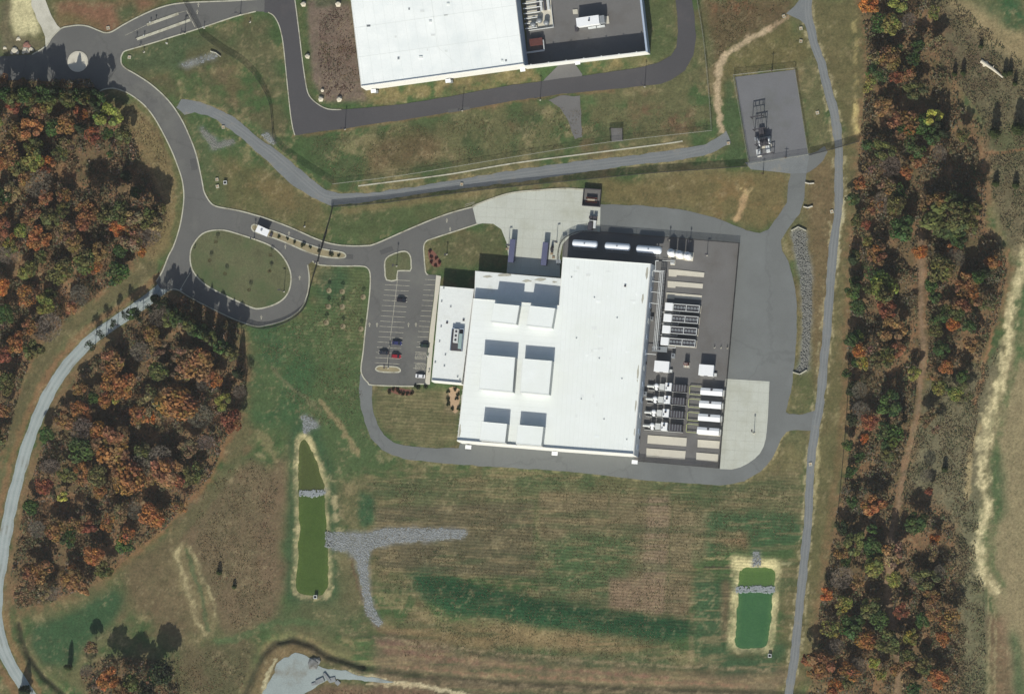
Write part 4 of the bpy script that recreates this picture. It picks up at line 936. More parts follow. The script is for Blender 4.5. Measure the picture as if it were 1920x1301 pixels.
MB().box(-8.2, -6.9, -3.6, -1.0, 0.5, 3.2).build('fuel_cabinet', 'dark_metal', sh)
def pad(px, name, label, m='concrete_pad', h=0.35, z0=0.05, group=None):
    c = G(*px[0]); o = thing(name, label, 'concrete pad', (c.x, c.y, z0), group=group) if False else None
    mb = MB().prism([(x-c.x, y-c.y) for x, y in PX(px)], 0, h); ob = mb.build(name, m, loc=(c.x, c.y, z0)); return tag(ob, label, 'concrete pad', group)
pad([(1074,19),(1083,18),(1084,27),(1075,27)], 'concrete_pad', 'small square pale pad inside the walled yard', z0=0.2)
pg = G(1013, 30)
mp_ = thing('pipework_station', 'tangle of pale pipes and pumps on a pad in the walled yard', 'pipework', (pg.x, pg.y, 0.2), SA)
MB().box(-6, 6, -6.5, 9, 0, 0.3).build('plinth', 'concrete_pad', mp_)
for k in range(3):
    MB().lathe([(0.1, 0.3), (1.3, 0.3), (1.3, 2.6), (0.8, 3.0), (0.1, 3.1)], (-3.5+k*3.2, -4+1.5*(k % 2), 0), 14).build('vessel', 'grey_metal', mp_, True)
for k in range(6):
    y = -5.5+k*2.4; MB().tube((-7.5, y, 1.6), (-2+k*.8, y, 1.6), 0.28).tube((-2+k*.8, y, 1.6), (-2+k*.8, y, 0.3), 0.28).build('pipe', 'pale_paint', mp_)
for k in range(4): MB().box(-1+k*1.7, 0.1+k*1.7, 2, 7, 0.3, 1.2+0.5*(k % 2)).build('pump', 'pale_paint' if k % 2 else 'dark_metal', mp_)
MB().box(-6, 6, -6.6, -6.3, 0.3, 1.3).box(5.8, 6, -6.3, 4, 0.3, 1.3).build('rail', 'pale_paint', mp_)
pg2 = G(1008, 92)
pv = thing('pipework_station', 'pipe bend and valve stand in the dark corner of the walled yard', 'pipework', (pg2.x, pg2.y, 0.2), SA)
MB().tube((-6, -1.5, 1.8), (3.5, -1.5, 1.8), 0.45).tube((3.5, -1.5, 1.8), (3.5, 3.5, 1.8), 0.3).build('pipe', 'pale_paint', pv)
MB().box(-3, 3.2, 1.5, 4.6, 0, 2.6).build('valve_box', 'rust_red', pv)
for k in range(3): MB().tube((-4+k*3, -1.5, 0), (-4+k*3, -1.5, 1.6), 0.15).build('support', 'grey_metal', pv)

# ================================================================== equipment yard
def at(px, py, z=0.0): p = G(px, py, z); return (p.x, p.y, 0.12)
rows = ['nearest the three upright tanks', 'second from the upright tanks', 'third, half in shade beside the first cooler']
for k, (ps) in enumerate(([(1254,505),(1269,506),(1321,511.5),(1320,520),(1269,516),(1268.5,519),(1254,518)], [(1252,527),(1267,528),(1318.5,532.5),(1317.5,541),(1267,537),(1266.5,540),(1252,539)], [(1250,548.5),(1265,549.5),(1316.5,554),(1315.5,562.5),(1265,558.5),(1264.5,561),(1250,560)])):
    pad(ps, 'concrete_pad', 'long stepped concrete pad, '+rows[k], h=0.3, z0=0.12)
for ps, lb in (([(1215,815.5),(1288,821),(1287,836.5),(1214,831)], 'long plain concrete pad just below the generator rows'), ([(1212.5,840),(1286,845.5),(1284.5,861),(1212,856)], 'long plain concrete pad nearest the yard fence foot'),
               ([(1308.5,824),(1350,827),(1348.5,841),(1308,838)], 'short concrete pad just below the white containers'), ([(1306,848),(1347,851.5),(1346,866),(1305.5,862)], 'short concrete pad in the lower corner of the yard')):
    pad(ps, 'concrete_pad', lb, h=0.3, z0=0.12)
# air-cooled chillers
def chiller(loc, label):
    t = thing('chiller', label, 'chiller', loc, MA, 'air chillers in the equipment yard')
    MB().box(-8.6, 8.2, -1.75, 1.75, 0, 0.35).build('plinth', 'concrete_pad', t)
    MB().box(-8.4, -4.7, -1.8, 1.8, 0.35, 3.6).build('control_cabinet', 'white_paint', t)
    MB().box(-4.6, 8.0, -1.4, 1.4, 0.35, 3.0).build('coil_casing', 'dark_metal', t)
    for y in (-1.55, 1.55): MB().box(-4.6, 8.0, y-.14, y+.14, 3.0, 3.4).build('rail', 'pale_paint', t)
    for x in (-4.5, 1.7, 7.9): MB().box(x-.15, x+.15, -1.4, 1.4, 3.02, 3.38).build('crossbar', 'pale_paint', t)
    for k in range(8):
        MB().lathe([(0.62, 3.0), (0.62, 3.3), (0.5, 3.3), (0.5, 3.1), (0.12, 3.1)], (-3.6+1.5*k+(0.4 if k > 3 else 0), 0, 0), 12).build('fan', 'grey_metal', t)
    for k in range(6): MB().box(-4.2+2.3*k, -4.05+2.3*k, -1.6, -1.4, 0.35, 3.0).build('post', 'grey_metal', t)
    MB().tube((-10.5, -2.6, 1.6), (-1.5, -2.6, 1.6), 0.16).tube((-1.5, -2.6, 1.6), (-1.5, -1.7, 1.6), 0.16).build('pipe', 'pale_paint', t)
    return t
wh = ['topmost of the four, below the stepped pads', 'second from the top', 'third from the top', 'lowest of the four, above the white sheds']
ch = None
for k, (x, y) in enumerate(((1280,577),(1277.5,598),(1275,619.5),(1272,641.5))):
    p = at(x, y, 3.4); lb = 'grey slatted air chiller with white cabinet, '+wh[k]
    ch = chiller(p, lb) if k == 0 else dup(ch, p, label=lb)
def shed(px, py, label):
    p = at(px, py, 4.3); t = thing('equipment_shed', label, 'shed', p, MA)
    MB().box(-3.3, 3.3, -2.4, 2.4, 0, 4.1).build('wall', 'white_paint', t); MB().box(-3.5, 3.5, -2.55, 2.55, 4.1, 4.3).build('roof', 'white_paint', t)
    MB().box(3.3, 3.4, -1.2, 0, 0.1, 2.3).build('door', 'grey_metal', t); MB().box(-1.2, 0.4, -2.5, -2.4, 0.9, 2.6).build('louvre', 'dark_metal', t)
    MB().box(3.4, 4.6, -2.2, -0.8, 0, 1.1).build('cabinet', 'pale_paint', t)
shed(1240.5, 687, 'white flat-roofed shed nearest the building wall, above the generators')
shed(1324, 694, 'white flat-roofed shed above the white containers')
p = at(1287.5, 684, 1.0); t = thing('transformer', 'small dark red transformer on a pale frame between the two white sheds', 'transformer', p, MA)
MB().box(-1.4, 1.4, -1.2, 1.2, 0, 0.25).build('plinth', 'concrete_pad', t); MB().box(-1.1, 1.1, -0.2, 1.0, 0.25, 3.2).build('tank', 'rust_red', t)
for k in range(3): MB().lathe([(0.14, 3.2), (0.2, 3.5), (0.08, 4.1)], (-0.6+0.6*k, 0.4, 0), 8).build('bushing', 'pale_paint', t)
for x in (-1.2, 0, 1.2): MB().box(x-.1, x+.1, -1.1, -0.3, 0.25, 1.6).build('frame', 'pale_paint', t)
# generator sets
def genset(loc, label):
    t = thing('generator_set', label, 'generator', loc, MA, 'generator sets in the equipment yard')
    MB().box(-9.4, 9.6, -1.7, 1.7, 0, 0.3).build('plinth', 'yard_paving', t)
    MB().tube((-9.6, 0, 1.6), (-6.8, 0, 1.6), 0.55, 0.55, 10).tube((-6.8, 0, 1.6), (-6.2, 0, 1.6), 0.9, 0.9, 10).build('intake', 'pale_paint', t)
    MB().lathe([(1.0, 0.3), (1.0, 3.4), (0.7, 3.8), (0.1, 3.9)], (-5.0, 0.4, 0), 16).build('silencer', 'white_paint', t, True)
    MB().lathe([(0.7, 0.3), (0.7, 2.6), (0.1, 2.7)], (-5.1, -1.0, 0), 14).build('day_tank', 'white_paint', t, True)
    MB().box(-3.6, -1.2, -1.4, 1.4, 0.3, 2.6).build('alternator', 'pale_paint', t)
    MB().box(-0.6, 2.4, -1.7, 1.9, 0.3, 4.2).build('enclosure', 'white_paint', t)
    MB().lathe([(0.45, 4.2), (0.45, 5.4), (0.3, 5.4)], (0.9, 0.5, 0), 10).build('exhaust', 'black_metal', t)
    MB().box(-0.3, 0.3, -1.2, -0.4, 4.2, 4.5).build('hatch', 'grey_metal', t)
    MB().box(3.0, 9.2, -1.5, 1.5, 0.3, 2.9).build('radiator', 'dark_metal', t)
    for k in range(5): MB().box(3.3+1.3*k, 3.5+1.3*k, -1.55, 1.55, 2.9, 3.05).build('slat', 'grey_metal', t)
    MB().box(-9, 9.4, -1.95, -1.85, 0.3, 1.2).build('rail', 'pale_paint', t)
    return t
wh = ['uppermost row', 'second row from the top', 'third row from the top', 'bottom row']; gs = None
for k, (x, y) in enumerate(((1251,726),(1248.5,750),(1246,775),(1243,800))):
    p = at(x, y, 2.2); lb = 'generator with white silencer and dark radiator, '+wh[k]+' beside the building'
    gs = genset(p, lb) if k == 0 else dup(gs, p, label=lb)
def container(loc, label):
    t = thing('equipment_container', label, 'container', loc, MA, 'white containers along the yard fence')
    MB().box(-5.1, 5.1, -1.5, 1.5, 0.2, 3.3).build('casing', 'white_paint', t)
    MB().poly3([(-5.2, -1.6, 3.3), (5.2, -1.6, 3.3), (5.2, 0.3, 3.75), (-5.2, 0.3, 3.75)]).poly3([(-5.2, 0.3, 3.75), (5.2, 0.3, 3.75), (5.2, 1.6, 3.3), (-5.2, 1.6, 3.3)]).build('roof', 'white_paint', t)
    MB().box(-0.5, 0.5, 0.4, 1.5, 3.4, 3.9).build('vent', 'dark_metal', t); MB().box(-5.1, 5.1, 1.5, 1.7, 0.4, 3.1).build('louvre', 'slate_and_shade', t)
    MB().box(5.2, 6.1, -1.2, 1.2, 0, 1.5).build('step', 'pale_paint', t); MB().box(-5.3, 5.3, -1.7, 1.7, 0, 0.2).build('plinth', 'concrete_pad', t)
    MB().box(5.9, 6.0, -1.8, 1.8, 1.5, 2.6).build('rail', 'grey_metal', t)
    return t
wh = ['top of the column of four', 'second down in the column of four', 'third down in the column of four', 'bottom of the column of four']; cn = None
for k, (x, y) in enumerate(((1334,734.5),(1331.5,758.5),(1329.5,783),(1327.5,808))):
    p = at(x, y, 3.5); lb = 'white pitched-top container, '+wh[k]
    cn = container(p, lb) if k == 0 else dup(cn, p, label=lb)
def loop(loc, label):
    t = thing('cable_tray', label, 'cable tray', loc, MA, 'cable trays between generators and containers')
    for y in (-1.9, 1.9): MB().box(-2.7, 2.7, y-.12, y+.12, 0.9, 1.15).build('tray', 'pipe_green', t)
    MB().box(-2.9, -2.6, -1.6, 1.6, 0.9, 1.15).build('tray', 'pipe_green', t)
    for x in (-2.4, 0, 2.4):
        for y in (-1.9, 1.9): MB().box(x-.06, x+.06, y-.06, y+.06, 0, 0.9).build('post', 'grey_metal', t)
    return t
lp = None
for k, (x, y) in enumerate(((1304,732),(1302,756),(1300,781),(1298,803))):
    p = at(x, y, 1.0); lb = 'pale green cable tray loop beside the white container, '+wh[k].split(' of')[0].split(' in')[0]+' one'
    lp = loop(p, lb) if k == 0 else dup(lp, p, label=lb)
# long horizontal tanks lying in the shade of the north wall
def ltank(loc, label):
    t = thing('storage_tank', label, 'tank', loc, MA, 'long lying tanks north of the building')
    R0 = 1.75
    MB().lathe([(0.1, -6.1), (0.9, -6.0), (1.5, -5.7), (R0, -5.2), (R0, 5.2), (1.5, 5.7), (0.9, 6.0), (0.1, 6.1)], (0, 0, 5.0), 28, 'x').build('shell', 'tank_steel', t, True)
    for x in (-3.4, 3.4): MB().box(x-.3, x+.3, -1.5, 1.5, 0, 3.9).build('saddle', 'concrete_pad', t)
    MB().lathe([(0.35, 6.6), (0.35, 7.1), (0.1, 7.1)], (0, 0, 0), 12).build('manhole', 'grey_metal', t)
    MB().box(-5.6, 5.6, -2.6, -2.4, 3.6, 3.75).build('walkway_rail', 'grey_metal', t)
    return t
wh = ['nearest the loading apron', 'middle of the three', 'nearest the upright tanks']; lt = None
for k, (x, y) in enumerate(((1096,457),(1157,462),(1216,467.5))):
    p = at(x, y, 6.4); lb = 'long lying steel tank, '+wh[k]
    lt = ltank(p, lb) if k == 0 else dup(lt, p, label=lb)
def vtank(loc, label):
    t = thing('storage_silo', label, 'tank', loc, MA, 'upright white tanks')
    MB().lathe([(1.75, 0), (1.75, 5.2), (1.6, 5.6), (0.35, 6.6), (0.3, 6.7)], (0, 0, 0), 20).build('shell', 'white_paint', t, True)
    MB().lathe([(0.3, 6.7), (0.3, 7.1), (0.2, 7.1)], (0, 0, 0), 8).build('vent', 'grey_metal', t)
    MB().box(1.7, 1.85, -.25, .25, 0.2, 6.0).build('ladder', 'pale_paint', t); MB().box(-2.0, 2.0, -2.0, 2.0, -0.05, 0.2).build('plinth', 'concrete_pad', t)
    return t
wh = ['first from the building', 'middle one', 'outermost one']; vt = None
for k, (x, y) in enumerate(((1257,473),(1272.5,476),(1288,478.5))):
    p = at(x, y, 5.8); lb = 'upright white tank with cone top, '+wh[k]+' of three'
    vt = vtank(p, lb) if k == 0 else dup(vt, p, label=lb)
p = at(1261, 491, 1.5); t = thing('pump_skid', 'small grey pump skid below the three upright tanks', 'pump', p, MA)
MB().box(-1.1, 1.1, -1.4, 1.4, 0, 0.3).build('plinth', 'concrete_pad', t); MB().lathe([(0.6, -1.0), (0.6, 1.0), (0.2, 1.2)], (0, 0.4, 1.2), 12, 'x').build('motor', 'grey_metal', t)
MB().box(-0.9, 0.9, -1.1, -0.4, 0.3, 1.8).build('control_box', 'pale_paint', t); MB().tube((-5, 0.3, 1.2), (-0.9, 0.3, 1.2), 0.12).build('pipe', 'pale_paint', t)
# pipe bridge along the wall
pr0 = at(1243, 500, 3.5); pr = thing('pipe_bridge', 'long grey pipe bridge running down beside the building wall', 'pipework', pr0, 0)
def lp_(x, y, z): q = G(x, y, z); return (q.x-pr0[0], q.y-pr0[1], z)
for dx, z, r in ((0, 4.2, 0.22), (3.2, 4.2, 0.22), (6.2, 3.4, 0.16), (-2.8, 4.6, 0.12)):
    MB().tube(lp_(1240+dx, 508, z), lp_(1227.5+dx, 656, z), r, n=8).build('pipe', 'pale_paint' if dx < 5 else 'grey_metal', pr)
for (x0, x1, y) in ((1222,1240,510),(1222,1246,508.5),(1222,1239,529),(1222,1238,549),(1220,1236,570),(1206,1230,664.5)):
    MB().tube(lp_(x0, y-2, 4.2), lp_(x1, y, 4.2), 0.18).build('branch_pipe', 'pale_paint', pr)
MB().tube(lp_(1229.5, 489, 4.2), lp_(1229, 510, 4.2), 0.2).tube(lp_(1229.5, 489, 4.2), lp_(1235, 489, 4.2), 0.2).build('branch_pipe', 'pale_paint', pr)
for k in range(13):
    y = 510+12*k; x = 1240-0.085*(y-508)
    a, b = lp_(x-3, y, 3.9), lp_(x+7, y, 3.9)
    mb = MB()
    for q in (a, b): mb.box(q[0]-.12, q[0]+.12, q[1]-.12, q[1]+.12, 0, 3.9)
    mb.tube(a, b, 0.12, n=6).build('support', 'dark_metal', pr)
for k, (x, y, w, d, h, m, lb) in enumerate(((1237,655,7,2.2,2.2,'dark_metal','dark pump bank between the lowest chiller and white shed'), (1262,667,1.5,2,1.8,'pale_paint','pale box beside the dark pump bank'), (1222,597.5,1.2,1.6,1.6,'pale_paint','pale cabinet in the gap between building and chillers'), (1209,738,1.5,1.8,1.8,'pale_paint','pale cabinet at the building wall beside the generators'))):
    p = at(x, y, h); t = thing('equipment_cabinet', lb, 'cabinet', p, MA)
    MB().box(-w/2, w/2, -d/2, d/2, 0, h).build('casing', m, t); MB().box(-w/2-.1, w/2+.1, -d/2-.1, d/2+.1, h, h+.12).build('lid', 'grey_metal', t)
    MB().lathe([(0.35, h+.12), (0.35, h+.5), (0.1, h+.5)], (0, 0, 0), 10).build('vent', 'black_metal', t)
names = ['nearest the yard fence', 'middle one', 'farthest from the yard fence']
for k, x in enumerate((1364, 1352, 1340)):
    p = at(x, 652.5-k*0.5); t = thing('bollard', 'dark yard bollard in a row of three, '+names[k], 'bollard', p, 0, 'yard bollards')
    MB().lathe([(0.18, 0), (0.18, 1.2), (0.05, 1.3)], (0, 0, 0), 10).build('post', 'black_metal', t); MB().box(-.35, .35, -.35, .35, -0.05, 0.1).build('base', 'concrete_pad', t)
# docked trailers
def trailer(px, py, label):
    c = G(px, py, 3.2); t = thing('box_trailer', label, 'trailer', (c.x, c.y, 0.15), math.radians(-6.0))
    MB().box(-1.3, 1.3, -5.4, 5.4, 1.1, 3.9).build('body', 'lavender_paint', t); MB().box(-1.25, 1.25, -5.3, 5.3, 3.9, 3.96).build('roof', 'lavender_paint', t)
    for x in (-1.0, 1.0):
        for y in (-3.9, -2.6):
            w = MB().lathe([(0.2, -.28), (0.5, -.28), (0.5, .28), (0.2, .28)], (x, y, 0.5), 14, 'x').build('wheel', 'tyre', t)
        MB().box(x-.1, x+.1, 3.0, 3.2, 0, 1.1).build('leg', 'dark_metal', t)
    MB().box(-1.2, 1.2, 5.4, 5.5, 1.3, 3.7).build('end_panel', 'pale_paint', t)
trailer(960, 470.5, 'lavender box trailer at the loading dock, on the side of the lawn')
trailer(1021.5, 476, 'lavender box trailer at the loading dock, on the side of the tanks')
# waste enclosure, compactor and clutter on the apron
we = at(1110, 371, 1); t = thing('waste_enclosure', 'dark walled waste enclosure at the top corner of the loading apron', 'enclosure', we, MA)
for a in ((-4.2, 4.2, 3.9, 4.1), (-4.2, 4.2, -4.1, -3.9)): MB().box(a[0], a[1], a[2], a[3], 0, 2.2).build('wall', 'dark_metal', t)
for x in (-4.1, 4.1): MB().box(x-.1, x+.1, -3.9, 3.9, 0, 2.2).build('wall', 'dark_metal', t)
MB().box(-4, 4, -3.9, 3.9, -0.05, 0.08).build('floor', 'yard_paving', t)
d0 = at(1109, 375, 1.5); t = thing('waste_skip', 'red-brown open skip inside the dark waste enclosure', 'skip', d0, MA)
MB().box(-2.6, 2.6, -1.2, -1.1, 0.1, 1.6).box(-2.6, 2.6, 1.1, 1.2, 0.1, 1.6).box(-2.6, -2.5, -1.1, 1.1, 0.1, 1.6).box(2.5, 2.6, -1.1, 1.1, 0.1, 1.6).box(-2.5, 2.5, -1.1, 1.1, 0.1, 0.2).build('body', 'rust_red', t)
MB().box(-2.0, 1.6, -0.5, 0.7, 0.2, 1.2).build('rubbish', 'timber', t); MB().box(-2.7, 2.7, -0.06, 0.06, 1.6, 1.7).build('bar', 'pale_paint', t)
c0 = at(1110, 423, 2.0); t = thing('standby_generator', 'pale framed standby generator where the apron meets the tank yard', 'generator', c0, MA)
MB().box(-2.0, 2.0, -2.6, 2.6, 0, 0.25).build('plinth', 'concrete_pad', t); MB().box(-1.8, 0.2, -2.2, 1.4, 0.25, 2.6).build('body', 'dark_metal', t)
MB().box(0.6, 1.8, -1.2, 2.2, 0.25, 2.2).build('tank', 'pale_paint', t); MB().box(-1.9, 1.9, 2.2, 2.4, 0.25, 2.5).box(-1.9, 1.9, -2.5, -2.3, 0.25, 1.4).build('frame', 'pale_paint', t)
c0 = at(1112, 408, 1.6); t = thing('electrical_cabinet', 'pair of dark cabinets above the standby generator', 'cabinet', c0, MA)
for x in (-1.0, 1.0): MB().box(x-.85, x+.85, -.6, .6, 0.1, 2.2).build('cabinet', 'dark_metal', t)
MB().box(-2.1, 2.1, -.9, .9, 0, 0.1).build('plinth', 'concrete_pad', t)
c0 = at(1035, 466, 1); t = thing('forklift', 'dark forklift parked beside the trailer near the tank yard', 'forklift', c0, math.radians(80))
MB().box(-1.2, 0.9, -.55, .55, 0.3, 1.1).build('body', 'dark_metal', t); MB().box(-0.8, 0.5, -.5, .5, 2.0, 2.08).build('roof', 'black_metal', t)
MB().box(0.9, 1.05, -.4, .4, 0.1, 2.3).build('mast', 'black_metal', t)
for s in (-.25, .25): MB().box(1.05, 2.1, s-.06, s+.06, 0.1, 0.16).build('fork', 'grey_metal', t)
for x in (-.8, .55):
    for y in (-.6, .6): MB().tube((x, y-.1, .3), (x, y+.1, .3), .3, n=12).build('wheel', 'tyre', t)
for x in (-.75, .45):
    for y in (-.45, .45): MB().box(x-.03, x+.03, y-.03, y+.03, 1.1, 2.0).build('post', 'black_metal', t)
for k, (x, y, lb) in enumerate(((1035,476,'pale stacked pallets beside the trailer near the tank yard'), (1038,483,'low pale pallet stack at the wall end of the dock'), (951,467,'pale pallet stack at the edge of the dock lawn'))):
    c0 = at(x, y); t = thing('pallet_stack', lb, 'pallets', c0, MA+0.1*k)
    for q in range(3+2*(k == 0)): MB().box(-.6, .6, -.5, .5, 0.16*q, 0.16*q+.13).build('pallet', 'timber', t)

# ================================================================== gatehouse and gates
c0 = at(492, 433, 3.4); ga_ = ang_px((480, 428), (504, 439))
t = thing('gatehouse', 'small white-roofed gatehouse at the tip of the planted median', 'gatehouse', c0, ga_)
MB().box(-2.2, 2.2, -1.1, 1.1, 0.2, 3.0).build('wall', 'wall_white', t); MB().box(-3.1, 3.1, -1.7, 1.7, 3.0, 3.35).build('roof', 'white_paint', t)
MB().box(-2.0, 2.0, -1.14, -1.1, 1.1, 2.2).build('window', 'glass_dark', t); MB().box(-2.0, 2.0, 1.1, 1.14, 1.1, 2.2).build('window', 'glass_dark', t)
MB().box(2.2, 2.25, -.5, .5, 0.2, 2.3).build('door', 'grey_metal', t); MB().box(-0.9, -0.1, -0.3, 0.6, 3.35, 3.8).build('roof_unit', 'grey_metal', t)
MB().box(3.4, 4.6, -1.0, 0.8, 0.2, 1.2).build('planter', 'dark_metal', t)

# ================================================================== fences
def fence(path, h, label, gap=0.13, wire=0.055, post=6.0, m='fence_wire', n=4, smooth=True):
    pts = [Vector((*g2(*q), 0)) for q in (spline(path, n=n) if smooth else path)]
    o = pts[0]; t = thing('chain_fence', label, 'fence', (o.x, o.y, 0))
    mb = MB(); rail = MB(); acc = 0; posts = []
    for a, b in zip(pts[:-1], pts[1:]):
        d = b-a; L_ = d.length
        if L_ < 1e-6: continue
        d /= L_; k = 0.0
        while k < L_:
            p = a+d*k-o; q = p+d*wire
            mb.poly3([(p.x, p.y, 0.1), (q.x, q.y, 0.1), (q.x, q.y, h), (p.x, p.y, h)])
            k += gap
        while acc < L_:
            posts.append(a+d*acc-o); acc += post
        acc -= L_
        rail.tube(tuple(a-o+Vector((0, 0, h))), tuple(b-o+Vector((0, 0, h))), 0.05, n=5, caps=False)
        rail.tube(tuple(a-o+Vector((0, 0, h*.5))), tuple(b-o+Vector((0, 0, h*.5))), 0.03, n=4, caps=False)
    x = mb.build('wire_mesh', m, t); x['kind'] = 'stuff'
    rail.build('rail', m, t)
    pm = MB().tube((0, 0, 0), (0, 0, h+0.25), 0.07, n=6).mesh('post', m)
    for p in posts:
        po = bpy.data.objects.new('post', pm); COL.objects.link(po); po.parent = t; po.location = p
    return t
F_A = [(338,-12),(372,52),(382,70),(420,98),(452,117),(478,142),(497,172),(508,200),(512,235),(518,270),(560,305),(625,346)]
fence(F_A, 2.6, 'dark curved fence crossing the entrance drive and the lawn below it')
fence([(625,346),(760,329),(960,296),(1140,268),(1335,246)], 2.2, 'long straight fence along the top of the gravel path ditch', 0.3, 0.05, m='fence_pale')
fence([(1335,246),(1332,200),(1325,120),(1318,60),(1306,-12)], 2.2, 'thin fence between the dark service road and the dirt track', 0.2, 0.05, m='fence_pale')
fence([(621,389),(720,381),(870,361),(960,351),(1100,337),(1240,324),(1402,313)], 2.8, 'long dark fence along the lower edge of the gravel path', 0.085)
fence([(625,388),(617,420),(607,452),(597,490),(585,530),(574,572),(555,594),(525,610),(490,617),(455,607),(400,584),(345,552)], 2.6, 'dark fence crossing the road at the median and following the loop', 0.09)
fence([(1376,142),(1491,129),(1517,290)], 2.6, 'fence along the top and outer side of the gravel substation', 0.2, 0.05, m='fence_pale', smooth=False)
fence([(1376,142),(1405,309),(1517,291)], 2.6, 'fence along the inner side and foot of the gravel substation', 0.2, 0.05, m='fence_pale', smooth=False)
fence([(1518,292),(1560,281),(1612,266)], 2.8, 'short dark fence crossing the narrow lane to the wood', 0.1)
fence([(1047,497),(1047,478),(1053,455),(1070,441),(1095,434),(1130,437),(1250,446),(1387,457)], 2.8, 'curved grey fence enclosing the tanks at the top of the yard', 0.11)
fence([(1387,457),(1349,878)], 2.8, 'straight dark fence between equipment yard and outer paving', 0.08, 0.06, smooth=False)
fence([(1349,878),(1196,865)], 2.8, 'dark fence along the foot of the equipment yard', 0.11, smooth=False)
fence([(1593,655),(1589,760),(1582,850),(1572,960)], 1.6, 'thin low fence along the edge of the long wood', 0.12)
fence([(1146,266),(1144,241),(1168,240),(1168,264)], 2.0, 'small square fence round a pad on the north lawn', 0.12, smooth=False)

# ================================================================== substation
c0 = G(1430, 260)
t = thing('switchgear', 'dark steel switchgear frames in the middle of the gravel substation', 'switchgear', (c0.x, c0.y, 0.1), math.radians(9))
def frame(x0, x1, y, h, nm):
    mb = MB()
    for x in (x0, x1): mb.box(x-.14, x+.14, y-.14, y+.14, 0, h)
    mb.box(x0, x1, y-.13, y+.13, h-.4, h).box(x0, x1, y-.12, y+.12, h-2.2, h-2.0); mb.build(nm, 'dark_metal', t)
    for k in range(3):
        x = x0+(x1-x0)*(k+.5)/3; MB().lathe([(0.12, h-1.9), (0.22, h-1.5), (0.12, h-1.2), (0.22, h-.9), (0.1, h-.5)], (x, y, 0), 8).build('insulator', 'dark_metal', t)
for (x0, x1, y, h) in ((-3.2, 2.2, 10, 6.5), (-3.0, 2.4, 4, 6.5), (-3.4, 3.4, -3, 5.0), (-3.2, 4.2, -8, 4.5)): frame(x0, x1, y, h, 'gantry')
for k in range(3): MB().tube((-2.2+1.8*k, 10, 6.0), (-2.2+1.8*k, -8, 4.4), 0.09, n=6).build('busbar', 'dark_metal', t)
MB().box(-3.6, -1.8, -0.6, 0.8, 0, 2.2).build('breaker', 'grey_metal', t); MB().box(-1.0, 1.4, 1.8, 4.2, 0, 2.2).build('breaker', 'dark_metal', t)
c0 = at(1433, 268); t = thing('power_transformer', 'dark power transformer with white fins below the switchgear frames', 'transformer', (c0[0], c0[1], 0.1), math.radians(9))
MB().box(-2.4, 3.4, -2.6, 2.6, 0, 0.4).build('plinth', 'concrete_pad', t); MB().box(-1.6, 2.4, -1.6, 1.6, 0.4, 3.6).build('tank', 'dark_metal', t)
MB().box(-2.3, -1.7, -1.4, 1.4, 0.6, 3.2).build('radiator', 'white_paint', t); MB().box(2.5, 3.1, -1.4, 1.4, 0.6, 3.2).build('radiator', 'white_paint', t)
for k in range(3): MB().lathe([(0.16, 3.6), (0.28, 4.0), (0.15, 4.4), (0.25, 4.8), (0.08, 5.4)], (-1+1.3*k, 0, 0), 8).build('bushing', 'dark_metal', t)
for k, (x, y, lb) in enumerate(((1424,288,'white cabinet on the lower side of the power transformer'), (1441,281,'bright cabinet beside the power transformer towards the lane'))):
    c0 = at(x, y); t = thing('control_cabinet', lb, 'cabinet', c0, math.radians(9)); MB().box(-.9, .9, -1.5, 1.5, 0.1, 2.3).build('casing', 'white_paint', t); MB().box(-1, 1, -1.6, 1.6, 2.3, 2.42).build('lid', 'pale_paint', t); MB().box(-1.1, 1.1, -1.7, 1.7, 0, 0.1).build('plinth', 'concrete_pad', t)
for k, (x, y, h, lb) in enumerate(((1431,327,6,'dark pole standing below the substation gate'), (1448,134,7,'pole at the top fence of the substation'), (1474,297,4,'pole at the foot of the substation fence'))):
    c0 = at(x, y); t = thing('utility_pole', lb, 'pole', c0, 0); MB().tube((0, 0, 0), (0, 0, h), 0.22, 0.14, 8).build('shaft', 'bark', t); MB().box(-1, 1, -.07, .07, h-.8, h-.65).build('crossarm', 'bark', t)

